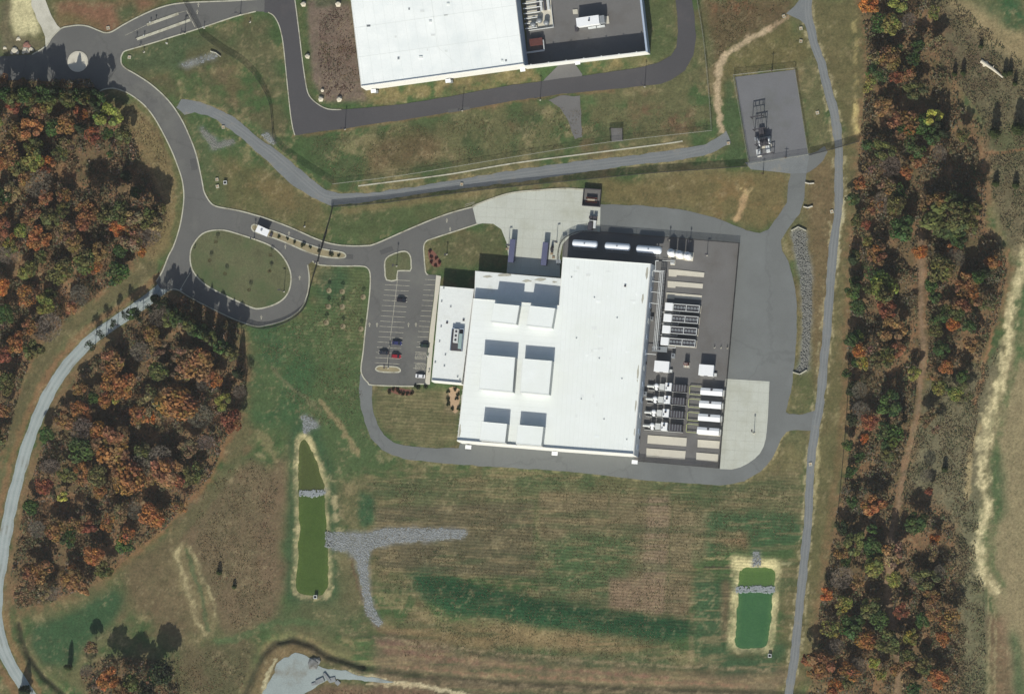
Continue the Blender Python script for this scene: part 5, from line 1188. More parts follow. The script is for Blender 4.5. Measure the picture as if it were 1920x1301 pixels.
# ================================================================== light poles
def lamp(px, py, h, label, heads=1, ang=0.0, z0=0.0):
    c0 = G(px, py); t = thing('light_pole', label, 'lamp post', (c0.x, c0.y, z0), ang, 'area light poles')
    MB().lathe([(0.36, 0), (0.36, 0.7), (0.3, 0.75), (0.1, 0.75)], (0, 0, 0), 12).build('base', 'concrete_pad', t)
    MB().tube((0, 0, 0.7), (0, 0, h), 0.17, 0.11, 8).build('shaft', 'dark_metal', t)
    for s in ((1, -1)[:heads]):
        hd = MB().box(0.1 if s > 0 else -1.2, 1.2 if s > 0 else -0.1, -.3, .3, h-.05, h+.18).build('lamp_head', 'dark_metal', t)
        MB().box(0.5 if s > 0 else -1.1, 1.1 if s > 0 else -.5, -.2, .2, h-.09, h-.05).build('lens', 'lamp_glass', hd)
for a in ((647,243,8.6,'light pole at the lower edge of the dark service road near its corner'), (867,208,8.6,'light pole on the dark service road below the white building corner'), (1013,188,8.6,'light pole beside the drive spur of the dark service road'), (1209,163,8.6,'light pole where the dark service road turns up'),
          (451,28,7.5,'light pole at the entrance drive near the dark service road'), (347,63,6.5,'light pole beside the lower entrance median'), (533,547,8.6,'light pole at the rounded end of the grass loop island'), (477,448,7.5,'light pole by the gatehouse kerb on the loop island'),
          (744,499,8.6,'light pole in the notched grass island of the car park'), (728,690,9.0,'light pole in the small end island of the car park',2), (954,462,7,'light pole at the lawn edge of the loading apron'), (1044,456,7,'light pole at the tank yard edge of the loading apron'),
          (1326,479,6,'light pole in the yard beside the upright tanks'), (1414,812,6,'light pole on the pale concrete slab'), (596,492,6.5,'light pole at the fence gate below the median'), (838,477,4.5,'short light pole on the lawn beside the office'), (1256,450,5,'short light pole at the yard fence beside the upright tanks'), (1295,452,5,'short light pole at the yard fence past the upright tanks')):
    lamp(*a[:4], heads=a[4] if len(a) > 4 else 1, ang=random.choice((0, 1.57, -1.57, 3.14)))

# ================================================================== small street furniture
basins = ((419,239,'beside the gravel path bend by the L-shaped stones'), (866,346,'on the long gravel path'), (1366,269,'at the end of the gravel path near the substation'), (1560,397,'at the edge of the narrow lane'), (1520,870,'on the narrow lane below the junction'), (1470,31,'at the tip of the lane fork'), (1502,54,'below the lane fork, upper of two'), (1502,78,'below the lane fork, lower of two'), (407,337,'upper one on the lawn beside the curved road'), (408,350,'lower one on the lawn beside the curved road'), (1533,212,'on the grass between substation and lane'), (203,53,'on the lawn above the traffic circle'), (243,108,'in the tip of lawn facing the traffic circle'))
bs0 = None
def basin(loc, label):
    t = thing('catch_basin', label, 'catch basin', loc, 0.1, 'concrete catch basins')
    mb = MB(); 
    for a in ((-.95, .95, .55, .95), (-.95, .95, -.95, -.55), (-.95, -.55, -.55, .55), (.55, .95, -.55, .55)): mb.box(*a, 0, 0.4)
    mb.build('collar', 'concrete_kerb', t); t.scale = (.8, .8, 1); MB().box(-.55, .55, -.55, .55, 0, 0.25).build('grate', 'mulch_tan', t)
    return t
for x, y, w in basins:
    p = at(x, y); lb = 'pale square catch basin '+w
    bs0 = basin(p, lb) if bs0 is None else dup(bs0, p, random.uniform(-.2, .4), lb)
hw = (([(1484,433),(1497,426),(1512,433)], 'pale concrete headwall at the top of the stone ditch', 'concrete_kerb'), ([(1487,698),(1500,702),(1513,694)], 'dark concrete headwall at the foot of the stone ditch', 'concrete_kerb'), ([(1510,343),(1518,345),(1527,344)], 'short pale headwall beside the substation drive, upper', 'concrete_pad'), ([(1507,388),(1515,390),(1524,387)], 'short pale headwall beside the substation drive, lower', 'concrete_pad'), ([(395,97),(405,100),(414,107)], 'pale headwall at the end of the faint stone strip', 'concrete_kerb'))
for pth, lb, m in hw:
    o = G(*pth[0]); t = thing('headwall', lb, 'headwall', (o.x, o.y, 0))
    MB().ribbon(relp(PX(pth), (o.x, o.y)), 0.45, 0, 1.0).build('wall', m, t); q = relp(PX(pth), (o.x, o.y))[1]
    MB().tube((q[0], q[1]+.4, 0.3), (q[0], q[1]-.6, 0.3), 0.3, n=10).build('pipe_end', 'dark_metal', t)
for x, y, lb in ((592,1119,'white outlet riser at the foot of the long pond'), (1444,1229,'white outlet riser below the short pond'), (423,343,'dark open pit with pale collar on the lawn by the curved road')):
    p = at(x, y); t = thing('outlet_riser', lb, 'riser', (p[0], p[1], -0.3), 0)
    MB().box(-.8, .8, -.8, -.6, 0, 1.6).box(-.8, .8, .6, .8, 0, 1.6).box(-.8, -.6, -.6, .6, 0, 1.6).box(.6, .8, -.6, .6, 0, 1.6).build('collar', 'pale_paint', t); MB().box(-.6, .6, -.6, .6, 0, 0.9).build('grate', 'black_metal', t)
bd = ((570,8,'at the top left corner of the brown bed'), (635,8,'at the top of the brown bed near the white wall'), (577,106,'on the road side of the brown bed'), (602,186,'at the lower left corner of the brown bed'), (637,187,'at the lower right corner of the brown bed'), (605,170,'small one inside the lower end of the brown bed'))
for k, (x, y, w) in enumerate(bd):
    p = at(x, y); ob = MB().blob((0, 0, 0.5), 1.5 if k < 5 else 0.9, 100+k, squash=0.85).build('pale_boulder', 'boulder', loc=(p[0], p[1], 0)); tag(ob, 'pale rounded boulder '+w, 'boulder', 'boulders round the brown bed')
for k, (x, y, r, m, lb) in enumerate(((50,84,2.6,'boulder_red','reddish boulder on the pale rubble left of the traffic circle'), (27,95,2.8,'boulder','cream boulder among rubble near the left edge'), (48,95,2.4,'boulder','flat cream boulder below the reddish one'), (34,73,1.4,'boulder','small white block at the foot of the sand patch'), (9,90,1.2,'boulder','small pale stone nearest the left edge above the road'), (1848,120,2.0,'boulder','white stone at the upper end of the pale log in the scrub'), (58,92,1.6,'boulder','pale rubble stone beside the reddish boulder'))):
    p = at(x, y); ob = MB().blob((0, 0, r*.1), r*.75, 200+k, squash=0.4).blob((r*.5, -r*.3, 0), r*.45, 220+k, squash=0.4).blob((-r*.45, -r*.4, 0), r*.35, 240+k, squash=0.4).build('boulder', m, loc=(p[0], p[1], 0)); tag(ob, lb, 'boulder')
lg = G(1840, 115); q = G(1881, 146); t = thing('fallen_log', 'bleached fallen log lying in the scrub at the upper right', 'log', (lg.x, lg.y, 0.4), 0)
MB().tube((0, 0, 0), ((q.x-lg.x)*.55, (q.y-lg.y)*.5, .3), 0.9, 0.7, 8).tube(((q.x-lg.x)*.55, (q.y-lg.y)*.5, .3), (q.x-lg.x, q.y-lg.y, .2), 0.7, 0.4, 8).build('trunk', 'boulder', t)
MB().tube(((q.x-lg.x)*.5, (q.y-lg.y)*.5, .3), ((q.x-lg.x)*.6, (q.y-lg.y)*.3, .9), 0.3, 0.1, 6).build('branch', 'boulder', t)
def slab_heap():
    c0 = at(612, 1272); t = thing('concrete_debris', 'tilted broken slabs on the pale gravel tip at the bottom', 'debris', (c0[0], c0[1], 0.1), 0)
    for (x, y, w, d, a, z) in ((-3, -1, 4, 2, .4, .8), (0.5, .5, 5, 1.2, -.9, .9), (3, -.6, 3, 2.2, .2, .6), (5.5, -2, 2, 2, .8, .5), (-6, -2.4, 2.2, 1.2, .3, .6)):
        p = [rot2(u*w/2, v*d/2, a) for u, v in ((-1, -1), (1, -1), (1, 1), (-1, 1))]; MB().prism([(x+u, y+v) for u, v in p], 0, z).build('slab', 'riprap', t)
slab_heap()
c0 = at(587, 1243); t = thing('soil_heap', 'dark soil heap at the edge of the pale gravel tip', 'heap', c0, 0); MB().blob((0, 0, .2), 3.0, 5, squash=.5).blob((2, .8, .1), 2.0, 6, squash=.5).build('heap', 'riprap_base', t)
# card readers, signs and bollards along the entrance medians
ent = ((283,43,1.5,'reader post at the tip of the upper entrance median'), (293,38,1.5,'second post on the upper entrance median'), (257,72,1.8,'sign post at the tip of the lower entrance median'), (271,68,1.5,'reader post on the lower entrance median'), (348,39,1.5,'gate post at the fence end of the lower entrance median'), (340,64,1.6,'kerb post beside the light pole at the entrance'), (383,53,2.0,'gate operator post outside the entrance fence'), (264,86,1.2,'kerb post at the foot of the entrance drive'), (270,98,1.6,'pale-footed sign in the tip of lawn at the entrance'), (313,82,1.2,'pale utility marker on the lawn beside the entrance drive'), (469,42,1.0,'pale marker on the lawn near the dark service road'), (805,697,1.0,'post beside the accessible bay, lower'), (803,669,1.0,'post beside the accessible bay, upper'), (571,425,1.2,'pale post above the kerb facing the median'), (366,466,1.3,'small sign on the kerb of the grass loop island'), (340,543,1.2,'post at the gravel road end of the loop kerb'))
for k, (x, y, h, lb) in enumerate(ent):
    p = at(x, y); t = thing('marker_post', lb, 'post', (p[0], p[1], 0.05), 0.3*k)
    MB().box(-.1, .1, -.1, .1, 0, h).build('post', 'dark_metal', t); MB().box(-.28, .28, -.18, .18, h, h+.5).build('head', 'black_metal' if k % 3 else 'pale_paint', t); MB().box(-.4, .4, -.4, .4, -.03, .06).build('base', 'concrete_pad', t)
c0 = at(608, 453); t = thing('slide_gate', 'dark sliding gate standing where the fence crosses the road', 'gate', (c0[0], c0[1], 0.1), ang_px((612,440),(603,470)))
for k in range(24): MB().box(-4.6+.4*k, -4.52+.4*k, -.04, .04, 0.2, 2.5).build('bar', 'fence_wire', t)
for z in (0.2, 2.5): MB().box(-4.7, 4.8, -.05, .05, z, z+.1).build('rail', 'fence_wire', t)

# ================================================================== cars
def car(loc, rz, rgb, label, suv=0.0):
    t = thing('parked_car', label, 'car', loc, rz, 'cars in the car park'); H = suv
    sec = [(-2.35, .62, .45, .62), (-2.25, .8, .35, .85+H*.3), (-1.5, .88, .3, .95+H*.3), (0, .9, .28, .93+H*.1), (1.2, .89, .28, .92), (2.0, .84, .32, .8), (2.35, .62, .42, .62)]
    mb = MB()
    for x, w, z0, z1 in sec:
        mb.v += [(x, -w, z0), (x, -w*1.02, (z0+z1)/2), (x, -w*.94, z1), (x, w*.94, z1), (x, w*1.02, (z0+z1)/2), (x, w, z0)]
    for k in range(len(sec)-1):
        for j in range(6): mb.f.append((k*6+j, (k+1)*6+j, (k+1)*6+(j+1) % 6, k*6+(j+1) % 6))
    mb.f += [tuple(range(5, -1, -1)), tuple(range(36, 42))]
    body = mb.build('body', 'car_paint', t); body.color = (*lin(rgb), 1)
    zc = .93+H*.1; zt = 1.42+H*.3; xr = -1.2-H*.9; xf = 1.1
    cab = MB(); c = [(xr-.45, .8, zc), (xf+.35, .8, zc), (xf-.45, .66, zt), (xr+.1, .66, zt)]
    cab.v = [(x, -w, z) for x, w, z in c]+[(x, w, z) for x, w, z in c]
    cab.f = [(0, 1, 2, 3), (7, 6, 5, 4), (1, 5, 6, 2), (4, 0, 3, 7)]
    cab.build('windows', 'glass_dark', t)
    rf = MB().box(xr+.05, xf-.4, -.68, .68, zt-.02, zt+.05, 0.04).build('roof', 'car_paint', t); rf.color = (*lin(rgb), 1)
    for x in (-1.45, 1.42):
        for y in (-.82, .82):
            w = MB().tube((x, y-.11, .33), (x, y+.11, .33), .33, n=14).build('wheel', 'tyre', t)
            MB().tube((x, y-.12, .33), (x, y+.12, .33), .2, n=10).build('rim', 'rim', w)
    for y in (-.6, .6):
        MB().box(2.2, 2.36, y-.17, y+.17, .58, .74).build('headlight', 'lamp_glass', t); MB().box(-2.36, -2.2, y-.17, y+.17, .62, .8).build('tail_light', 'tail_glass', t)
        MB().box(.75, .95, y*1.5-.1, y*1.5+.1, .95, 1.1).build('mirror', 'car_paint', t).color = (*lin(rgb), 1)
pa = ang_px((746, 560), (770, 562))
for x, y, rgb, lb, suv, fl in ((753,563,(42,40,46),'black car alone in the middle row of the car park',.4,0), (744.5,643,(52,56,98),'dark blue car in the middle row above the red one',.1,0), (719.5,661,(56,57,62),'dark grey car facing the red one across the row line',.1,1), (743,668,(148,38,46),'red car in the middle row near the small end island',.6,0), (796,648,(44,58,46),'dark green car beside the office walkway',.2,1), (788,705,(228,229,228),'white car at the lower end of the office walkway',.1,1)):
    c0 = G(x, y, .8); car((c0.x, c0.y, 0.105), pa+(math.pi if fl else 0), rgb, lb, suv)

# ================================================================== vegetation
def quads_mesh(name, P, Nn, S, T, m, elong=1.0):
    """leaf-sized faces: centres P, normals Nn, half sizes S, tints T"""
    n = len(P)
    r = rng.normal(size=(n, 3)); a = np.cross(Nn, r); a /= np.linalg.norm(a, axis=1, keepdims=True)+1e-9; b = np.cross(Nn, a)
    S = S[:, None]
    co = np.stack([P-a*S*elong-b*S*.8, P+a*S*elong*.8-b*S, P+a*S*elong+b*S*.9, P-a*S*elong*.7+b*S], 1).reshape(-1, 3)
    me = bpy.data.meshes.new(name)
    me.vertices.add(4*n); me.vertices.foreach_set('co', co.astype(np.float32).ravel())
    me.loops.add(4*n); me.loops.foreach_set('vertex_index', np.arange(4*n, dtype=np.int32))
    me.polygons.add(n); me.polygons.foreach_set('loop_start', np.arange(0, 4*n, 4, dtype=np.int32))
    me.update(calc_edges=True)
    at_ = me.attributes.new('tint', 'FLOAT_COLOR', 'POINT')
    at_.data.foreach_set('color', np.repeat(np.concatenate([T, np.ones((n, 1))], 1), 4, 0).astype(np.float32).ravel())
    me.materials.append(MATS[m]); return me
def unit(v): return v/(np.linalg.norm(v, axis=-1, keepdims=True)+1e-9)
def crown_broad(seed, n=1500, k=16, leaf=0.085, lobes=0.38, gap=0.0):
    global rng
    r_ = np.random.default_rng(seed)
    ang = r_.uniform(0, 6.283, k); rad = np.sqrt(r_.uniform(0, 1, k))*0.8; zz = r_.uniform(-0.35, 0.5, k)*(1-rad*.8)+0.1*(1-rad)
    cen = np.stack([rad*np.cos(ang), rad*np.sin(ang), zz], 1); br = r_.uniform(0.24, lobes, k)
    w = br**2; w /= w.sum(); ci = r_.choice(k, n, p=w)
    d = unit(r_.normal(size=(n, 3))); d[:, 2] = np.abs(d[:, 2])*0.9-0.22; d = unit(d)
    P = cen[ci]+d*(br[ci]*r_.uniform(0.7, 1.08, n))[:, None]
    Nn = unit(d+r_.normal(size=(n, 3))*0.55)
    hue = r_.normal(size=(k, 3))*0.11+r_.normal(size=(k, 1))*0.1; T = 1+hue[ci]+r_.normal(size=(n, 1))*0.2+r_.normal(size=(n, 3))*0.05
    return quads_mesh('crown', P, Nn, leaf*r_.uniform(0.6, 1.3, n), np.clip(T, 0.35, 1.9), 'leaf')
def crown_bare(seed, n=620):
    r_ = np.random.default_rng(seed)
    ang = r_.uniform(0, 6.283, n); rad = np.sqrt(r_.uniform(0.0, 1, n))*0.95; z = r_.uniform(-.5, .6, n)*(1-rad*.6)
    P = np.stack([rad*np.cos(ang), rad*np.sin(ang), z], 1)
    out = unit(np.stack([np.cos(ang), np.sin(ang), r_.uniform(.3, 1.4, n)], 1)+r_.normal(size=(n, 3))*.4)
    Nn = unit(np.cross(out, r_.normal(size=(n, 3))))
    m = quads_mesh('crown', P, Nn, np.full(n, 0.018), np.clip(1+r_.normal(size=(n, 1))*.2+np.zeros((n, 3)), .4, 1.8), 'leaf', elong=7.0)
    # a scatter of remaining leaves
    return m
def crown_cone(seed, n=1500, leaf=0.085, power=0.6, column=False):
    r_ = np.random.default_rng(seed)
    t = r_.uniform(0, 1, n)**0.75; ang = r_.uniform(0, 6.283, n); rr = (np.sqrt(np.clip(1.0-t**3, 0, 1)) if column else (1-t)**power)*(0.75+0.25*np.sin(ang*5+t*22))*r_.uniform(.75, 1.05, n)
    P = np.stack([rr*np.cos(ang), rr*np.sin(ang), t*2-1], 1)
    Nn = unit(np.stack([np.cos(ang), np.sin(ang), np.full(n, .7)], 1)+r_.normal(size=(n, 3))*.4)
    return quads_mesh('crown', P, Nn, leaf*r_.uniform(.6, 1.3, n), np.clip(1+r_.normal(size=(n, 1))*.2+np.zeros((n, 3)), .4, 1.8), 'leaf')
BROAD = [crown_broad(100+k, 1250+60*k, 12+3*k, 0.074) for k in range(7)]; SPARSE = [crown_broad(200+k, 620, 15, 0.062) for k in range(4)]
BARE = [crown_bare(300+k) for k in range(3)]; CONE = [crown_cone(400+k) for k in range(3)]; COLUMN = [crown_cone(450+k, column=True) for k in range(2)]; SHRUB = [crown_broad(500+k, 260, 7, 0.14, 0.55) for k in range(3)]
def trunk_mesh(seed, h):
    rr = random.Random(seed); mb = MB(); mb.tube((0, 0, -.3), (0.05, 0.03, h*.35), 0.032*h*.55, 0.024*h*.5, 7); mb.tube((0.05, .03, h*.35), (-.05, .1, h*.8), 0.024*h*.5, 0.008*h*.5, 6)
    for k in range(7):
        a = k*0.9+rr.uniform(0, .5); z = h*rr.uniform(.35, .6); L_ = h*rr.uniform(.2, .32)
        mb.tube((0, .05, z), (L_*math.cos(a), L_*math.sin(a), z+h*rr.uniform(.12, .28)), 0.012*h*.55, 0.003*h, 5, False)
    return mb.mesh('trunk', 'bark')
TRUNKS = [trunk_mesh(k, 10.0) for k in range(4)]
PAL = {'rust orange': (166,114,70), 'brown orange': (148,114,74), 'tan brown': (142,122,90), 'olive': (108,110,66), 'yellow green': (140,140,72), 'green': (80,104,58), 'grey brown': (130,120,106), 'dull red': (148,96,70), 'dark green': (66,78,54), 'bright yellow': (180,174,84), 'bright orange': (186,120,64), 'salmon': (164,120,84)}
TREES = []
def tree(px, py, rpx, colour, wood, form='broad', h=None):
    r = rpx*MPP
    h = h or (6.2+r*1.05)*random.uniform(0.9, 1.12)
    c = G(px, py, h*(.72 if form != 'cone' else .4)); gz = ground_z(px, py)-.05
    root = bpy.data.objects.new({'broad': 'broadleaf_tree', 'sparse': 'broadleaf_tree', 'bare': 'bare_tree', 'cone': 'evergreen_tree'}[form], None); COL.objects.link(root)
    root.location = (c.x, c.y, gz); root.rotation_euler = (0, 0, random.uniform(0, 6.28))
    tr = bpy.data.objects.new('trunk', random.choice(TRUNKS)); COL.objects.link(tr); tr.parent = root; tr.scale = (h/10, h/10, h/10)
    src = {'broad': BROAD, 'sparse': SPARSE, 'bare': BARE, 'cone': CONE}[form]
    cr = bpy.data.objects.new('crown', random.choice(src)); COL.objects.link(cr); cr.parent = root
    if form == 'cone': cr.scale = (r, r, h*.47); cr.location = (0, 0, h*.53)
    else:
        hz = min(max(r*.9, h*.34), h*.45); cr.scale = (r*random.uniform(.95, 1.45), r*random.uniform(.95, 1.3), hz); cr.location = (0, 0, h-hz*.75)
    k = random.uniform(.88, 1.12); base = lin(PAL[colour]); g_ = .35*base[0]+.55*base[1]+.1*base[2]; base = tuple(v*.9+g_*.1*m for v, m in zip(base, (1.0, 1.0, .7))); cr.color = tuple(min(v*k*random.uniform(.95, 1.05), 1) for v in base)+(1,)
    TREES.append(dict(o=root, px=px, py=py, r=rpx, col=colour, wood=wood, form=form)); return root
NW = 'entry-road wood'; SW = 'long-pond wood'; EA = 'narrow-lane wood'; BL = 'bottom-left grove'
HAND = [(150,212,14,'rust orange',NW),(72,212,15,'salmon',NW),(88,200,11,'yellow green',NW),(55,214,12,'green',NW),(5,308,12,'rust orange',NW),(85,312,19,'rust orange',NW),(100,240,14,'green',NW),(175,255,14,'dull red',NW),(207,290,7,'green',NW),(62,275,17,'olive',NW),(30,250,16,'brown orange',NW),(125,270,15,'tan brown',NW),
 (7,430,16,'dull red',NW),(72,447,19,'rust orange',NW),(85,370,15,'salmon',NW),(155,417,14,'dull red',NW),(225,430,14,'bright orange',NW),(265,470,9,'bright orange',NW),(225,470,11,'green',NW),(47,510,14,'yellow green',NW),(112,510,22,'olive',NW),(85,572,18,'yellow green',NW),(40,432,13,'yellow green',NW),(137,455,16,'brown orange',NW),(2,537,14,'bright orange',NW),(135,577,12,'salmon',NW),(190,470,15,'brown orange',NW),(20,360,16,'tan brown',NW),(120,395,15,'olive',NW),(50,335,15,'brown orange',NW),(175,500,14,'rust orange',NW),(15,480,16,'grey brown',NW),(55,612,14,'brown orange',NW),(12,590,14,'green',NW),(10,720,20,'olive',NW),(5,665,15,'dull red',NW),(8,770,14,'brown orange',NW),(200,250,9,'green',NW),(235,330,12,'dark green',NW),(255,360,10,'green',NW),
 (232,725,25,'rust orange',SW),(327,755,33,'rust orange',SW),(207,675,22,'brown orange',SW),(150,845,24,'green',SW),(210,832,36,'brown orange',SW),(312,882,26,'salmon',SW),(237,895,30,'rust orange',SW),(216,751,7,'bright yellow',SW),(175,747,10,'green',SW),(280,782,12,'bright orange',SW),(297,695,18,'olive',SW),(370,687,27,'brown orange',SW),(400,710,15,'rust orange',SW),(420,755,15,'yellow green',SW),(82,910,15,'dull red',SW),(117,930,10,'bright yellow',SW),(122,790,18,'brown orange',SW),(162,785,10,'dull red',SW),(88,815,13,'green',SW),(282,967,20,'rust orange',SW),(225,962,18,'tan brown',SW),(185,890,18,'olive',SW),(125,890,17,'olive',SW),(340,700,16,'tan brown',SW),(265,660,18,'grey brown',SW),(375,780,20,'grey brown',SW),(250,590,13,'green',SW),(290,560,11,'dark green',SW),(320,600,15,'olive',SW),(285,625,14,'brown orange',SW),(360,620,14,'dark green',SW),(355,840,18,'tan brown',SW),(385,830,14,'grey brown',SW),(150,730,14,'brown orange',SW),(270,850,18,'olive',SW),
 (163,987,15,'dull red',SW),(107,995,16,'brown orange',SW),(70,992,14,'grey brown',SW),(175,1040,16,'rust orange',SW),(130,1083,18,'brown orange',SW),(60,1075,18,'brown orange',SW),(100,1113,14,'grey brown',SW),(155,1100,12,'salmon',SW),(195,1068,15,'olive',SW),(235,1020,15,'green',SW),(60,950,13,'green',SW),(40,1110,12,'tan brown',SW),
 (205,1272,18,'rust orange',BL),(162,1257,11,'grey brown',BL),(245,1282,18,'olive',BL),(298,1262,22,'dark green',BL),(172,1215,13,'tan brown',BL),(275,1295,18,'dark green',BL),(228,1300,18,'brown orange',BL),(45,1296,15,'dark green',BL),
 (1632,8,20,'bright orange',EA),(1672,47,20,'yellow green',EA),(1690,5,15,'yellow green',EA),(1722,87,12,'green',EA),(1705,37,12,'grey brown',EA),(1682,145,11,'dull red',EA),(1750,222,15,'bright yellow',EA),(1750,255,18,'green',EA),(1807,252,12,'olive',EA),(1690,230,27,'brown orange',EA),(1700,322,13,'rust orange',EA),(1630,272,11,'green',EA),(1717,172,17,'olive',EA),(1652,200,15,'brown orange',EA),(1640,110,14,'tan brown',EA),(1612,345,12,'rust orange',EA),(1782,405,36,'olive',EA),(1690,430,21,'green',EA),(1627,452,9,'yellow green',EA),(1725,472,12,'bright orange',EA),(1785,465,12,'rust orange',EA),(1762,505,26,'olive',EA),(1860,490,12,'rust orange',EA),(1657,535,26,'yellow green',EA),(1812,562,29,'brown orange',EA),(1787,607,12,'bright orange',EA),(1662,580,19,'dull red',EA),(1672,622,24,'brown orange',EA),(1600,485,13,'dark green',EA),(1600,545,13,'green',EA),(1610,577,12,'green',EA),(1597,637,11,'green',EA),(1745,535,11,'green',EA),(1625,422,8,'dull red',EA),(1752,557,12,'green',EA),(1820,420,18,'olive',EA),(1745,390,20,'brown orange',EA),(1660,350,18,'tan brown',EA),(1640,390,16,'brown orange',EA),(1660,285,18,'olive',EA),(1720,300,14,'brown orange',EA),
 (1612,657,11,'bright orange',EA),(1617,682,11,'bright yellow',EA),(1655,672,19,'olive',EA),(1682,655,11,'dull red',EA),(1712,700,12,'yellow green',EA),(1775,690,12,'rust orange',EA),(1587,700,8,'green',EA),(1612,732,13,'grey brown',EA),(1672,757,22,'green',EA),(1665,815,22,'green',EA),(1612,857,9,'green',EA),(1665,850,14,'olive',EA),(1635,947,21,'rust orange',EA),(1620,822,8,'bright orange',EA),(1742,920,8,'dull red',EA),(1737,892,12,'grey brown',EA),(1630,790,14,'dull red',EA),(1615,770,14,'grey brown',EA),
 (1635,990,9,'green',EA),(1678,1035,24,'tan brown',EA),(1550,1115,12,'bright orange',EA),(1580,1083,19,'grey brown',EA),(1675,1085,13,'yellow green',EA),(1740,1088,20,'olive',EA),(1748,1118,15,'brown orange',EA),(1690,1145,12,'dull red',EA),(1623,1200,17,'rust orange',EA),(1665,1205,19,'olive',EA),(1710,1195,12,'yellow green',EA),(1768,1198,12,'rust orange',EA),(1640,1243,10,'bright yellow',EA),(1653,1265,10,'yellow green',EA),(1680,1253,12,'brown orange',EA),(1537,1248,27,'brown orange',EA),(1565,1215,17,'grey brown',EA),(1608,1250,17,'grey brown',EA),(1703,1230,15,'olive',EA),(1760,1272,15,'rust orange',EA),(1565,1290,15,'rust orange',EA),(1630,1140,19,'olive',EA),(1730,1163,15,'green',EA),(1595,1175,21,'green',EA),(1753,1012,10,'bright orange',EA),(1600,1020,18,'olive',EA),(1700,1280,15,'tan brown',EA),(1735,1250,16,'olive',EA)]
for x, y, r, c, w in HAND:
    f = 'bare' if c == 'grey brown' else ('cone' if c == 'dark green' and r < 16 else 'broad')
    tree(x, y, r, c, w, f, h=17.5+random.uniform(-1, 2) if w == BL and r > 15 else None)
# tall trees at the shaded edges, whose long shadows reach out over the road
EDGE = []
for k in range(17): EDGE.append((4+k*11.2, 172+6*(k % 3)+0.06*k*k*.3, 13+3*(k % 2), ('dark green', 'green', 'olive')[k % 3], NW, (15+(k*7 % 5))*(.8 if 10 <= k <= 13 else 1.0)))
EDGE += [(178,196,11,'dark green',NW,19),(186,205,10,'dark green',NW,18),(150,240,12,'dark green',NW,18),(300,395,12,'tan brown',NW,13),(200,404,19,'olive',NW,21),(172,398,18,'brown orange',NW,20),(226,400,19,'olive',NW,21),(250,404,18,'tan brown',NW,20),(274,410,16,'olive',NW,18),(160,392,15,'brown orange',NW,19),(290,418,14,'tan brown',NW,15)]
for k in range(12): EDGE.append((322+k*10.4, 582+7.0*k+5*(k % 2), 13, ('dark green', 'green', 'dark green', 'olive')[k % 4], SW, 16+(k*5 % 4)))
EDGE += [(300,572,9,'dark green',SW,14),(312,566,9,'dark green',SW,15),(280,580,9,'dark green',SW,14),(258,596,8,'dark green',SW,13),(235,590,8,'dark green',SW,12),(212,606,8,'dark green',SW,12),(190,628,8,'dark green',SW,12),(170,648,9,'dark green',SW,12),(445,700,11,'dark green',SW,16),(450,735,11,'grey brown',SW,15),
 (1800,395,18,'olive',EA,19),(1765,375,15,'brown orange',EA,18),(1830,390,13,'olive',EA,18),(1785,380,15,'olive',EA,19),(1815,378,14,'dark green',EA,18),(1660,555,15,'olive',EA,17),(1770,250,10,'dark green',EA,16),(1835,520,12,'green',EA,16),(1848,510,11,'dark green',EA,15),(1760,235,11,'dark green',EA,15)]
for x, y, r, c, w, h in EDGE:
    tree(x, y, r, c, w, 'sparse' if r < 10 and w == SW else 'cone' if c == 'dark green' else ('bare' if c == 'grey brown' else 'broad'), h)
GAPS = [[(165,285),(205,278),(250,285),(290,330),(305,372),(290,398),(230,392),(170,382),(150,330)], [(325,540),(465,605),(468,700),(452,720),(436,690),(395,640),(330,600)], [(1765,262),(1842,262),(1852,330),(1840,362),(1770,355)], [(1645,490),(1702,488),(1712,520),(1650,522)], [(1735,118),(1795,118),(1800,225),(1745,205)], [(1815,440),(1870,430),(1860,480),(1820,500)], [(0,140),(190,140),(190,168),(0,162)], [(1590,960),(1600,930),(1570,950)]]
def inside(poly, x, y): return bool(inpoly(poly, np.array([float(x)]), np.array([float(y)]))[0])
def near(path, x, y, d): return pldist(path, np.array([float(x)]), np.array([float(y)]))[0] < d
WP = {NW: [('rust orange',2.5),('brown orange',4),('tan brown',3),('olive',4),('grey brown',3),('dull red',.6),('green',1.5),('yellow green',1)], SW: [('brown orange',4),('rust orange',3),('tan brown',3),('olive',3),('grey brown',3),('green',1.5),('dull red',1)], EA: [('olive',6),('brown orange',3),('tan brown',3),('green',4),('grey brown',3),('rust orange',1),('yellow green',1.5),('dull red',.4)]}
def fill(poly, wood, count, rmin, rmax, tries=6000, sep=.72):
    xs = [p[0] for p in poly]; ys = [p[1] for p in poly]; n = 0
    for _ in range(tries):
        if n >= count: break
        x, y = random.uniform(max(min(xs), -12), max(xs)), random.uniform(min(ys), min(max(ys), 1312)); r = random.uniform(rmin, rmax)
        if y < -10 or not inside(poly, x, y) or any(inside(g, x, y) for g in GAPS): continue
        if wood == EA and near(TRAIL_E, x, y, 9+r*.5): continue
        if near(GRAVEL_W, x, y, 16+r): continue
        if wood == EA and x > 1720 and y > 830 and y < 1000 and random.random() < .8: continue
        if any((t['px']-x)**2+(t['py']-y)**2 < (sep*(t['r']+r))**2 for t in TREES if t['wood'] == wood): continue
        cs = WP[wood]; c = random.choices([q[0] for q in cs], [q[1] for q in cs])[0]
        f = 'bare' if c == 'grey brown' else random.choices(['broad', 'sparse'], [1, 1])[0]
        tree(x, y, r, c, wood, f); n += 1
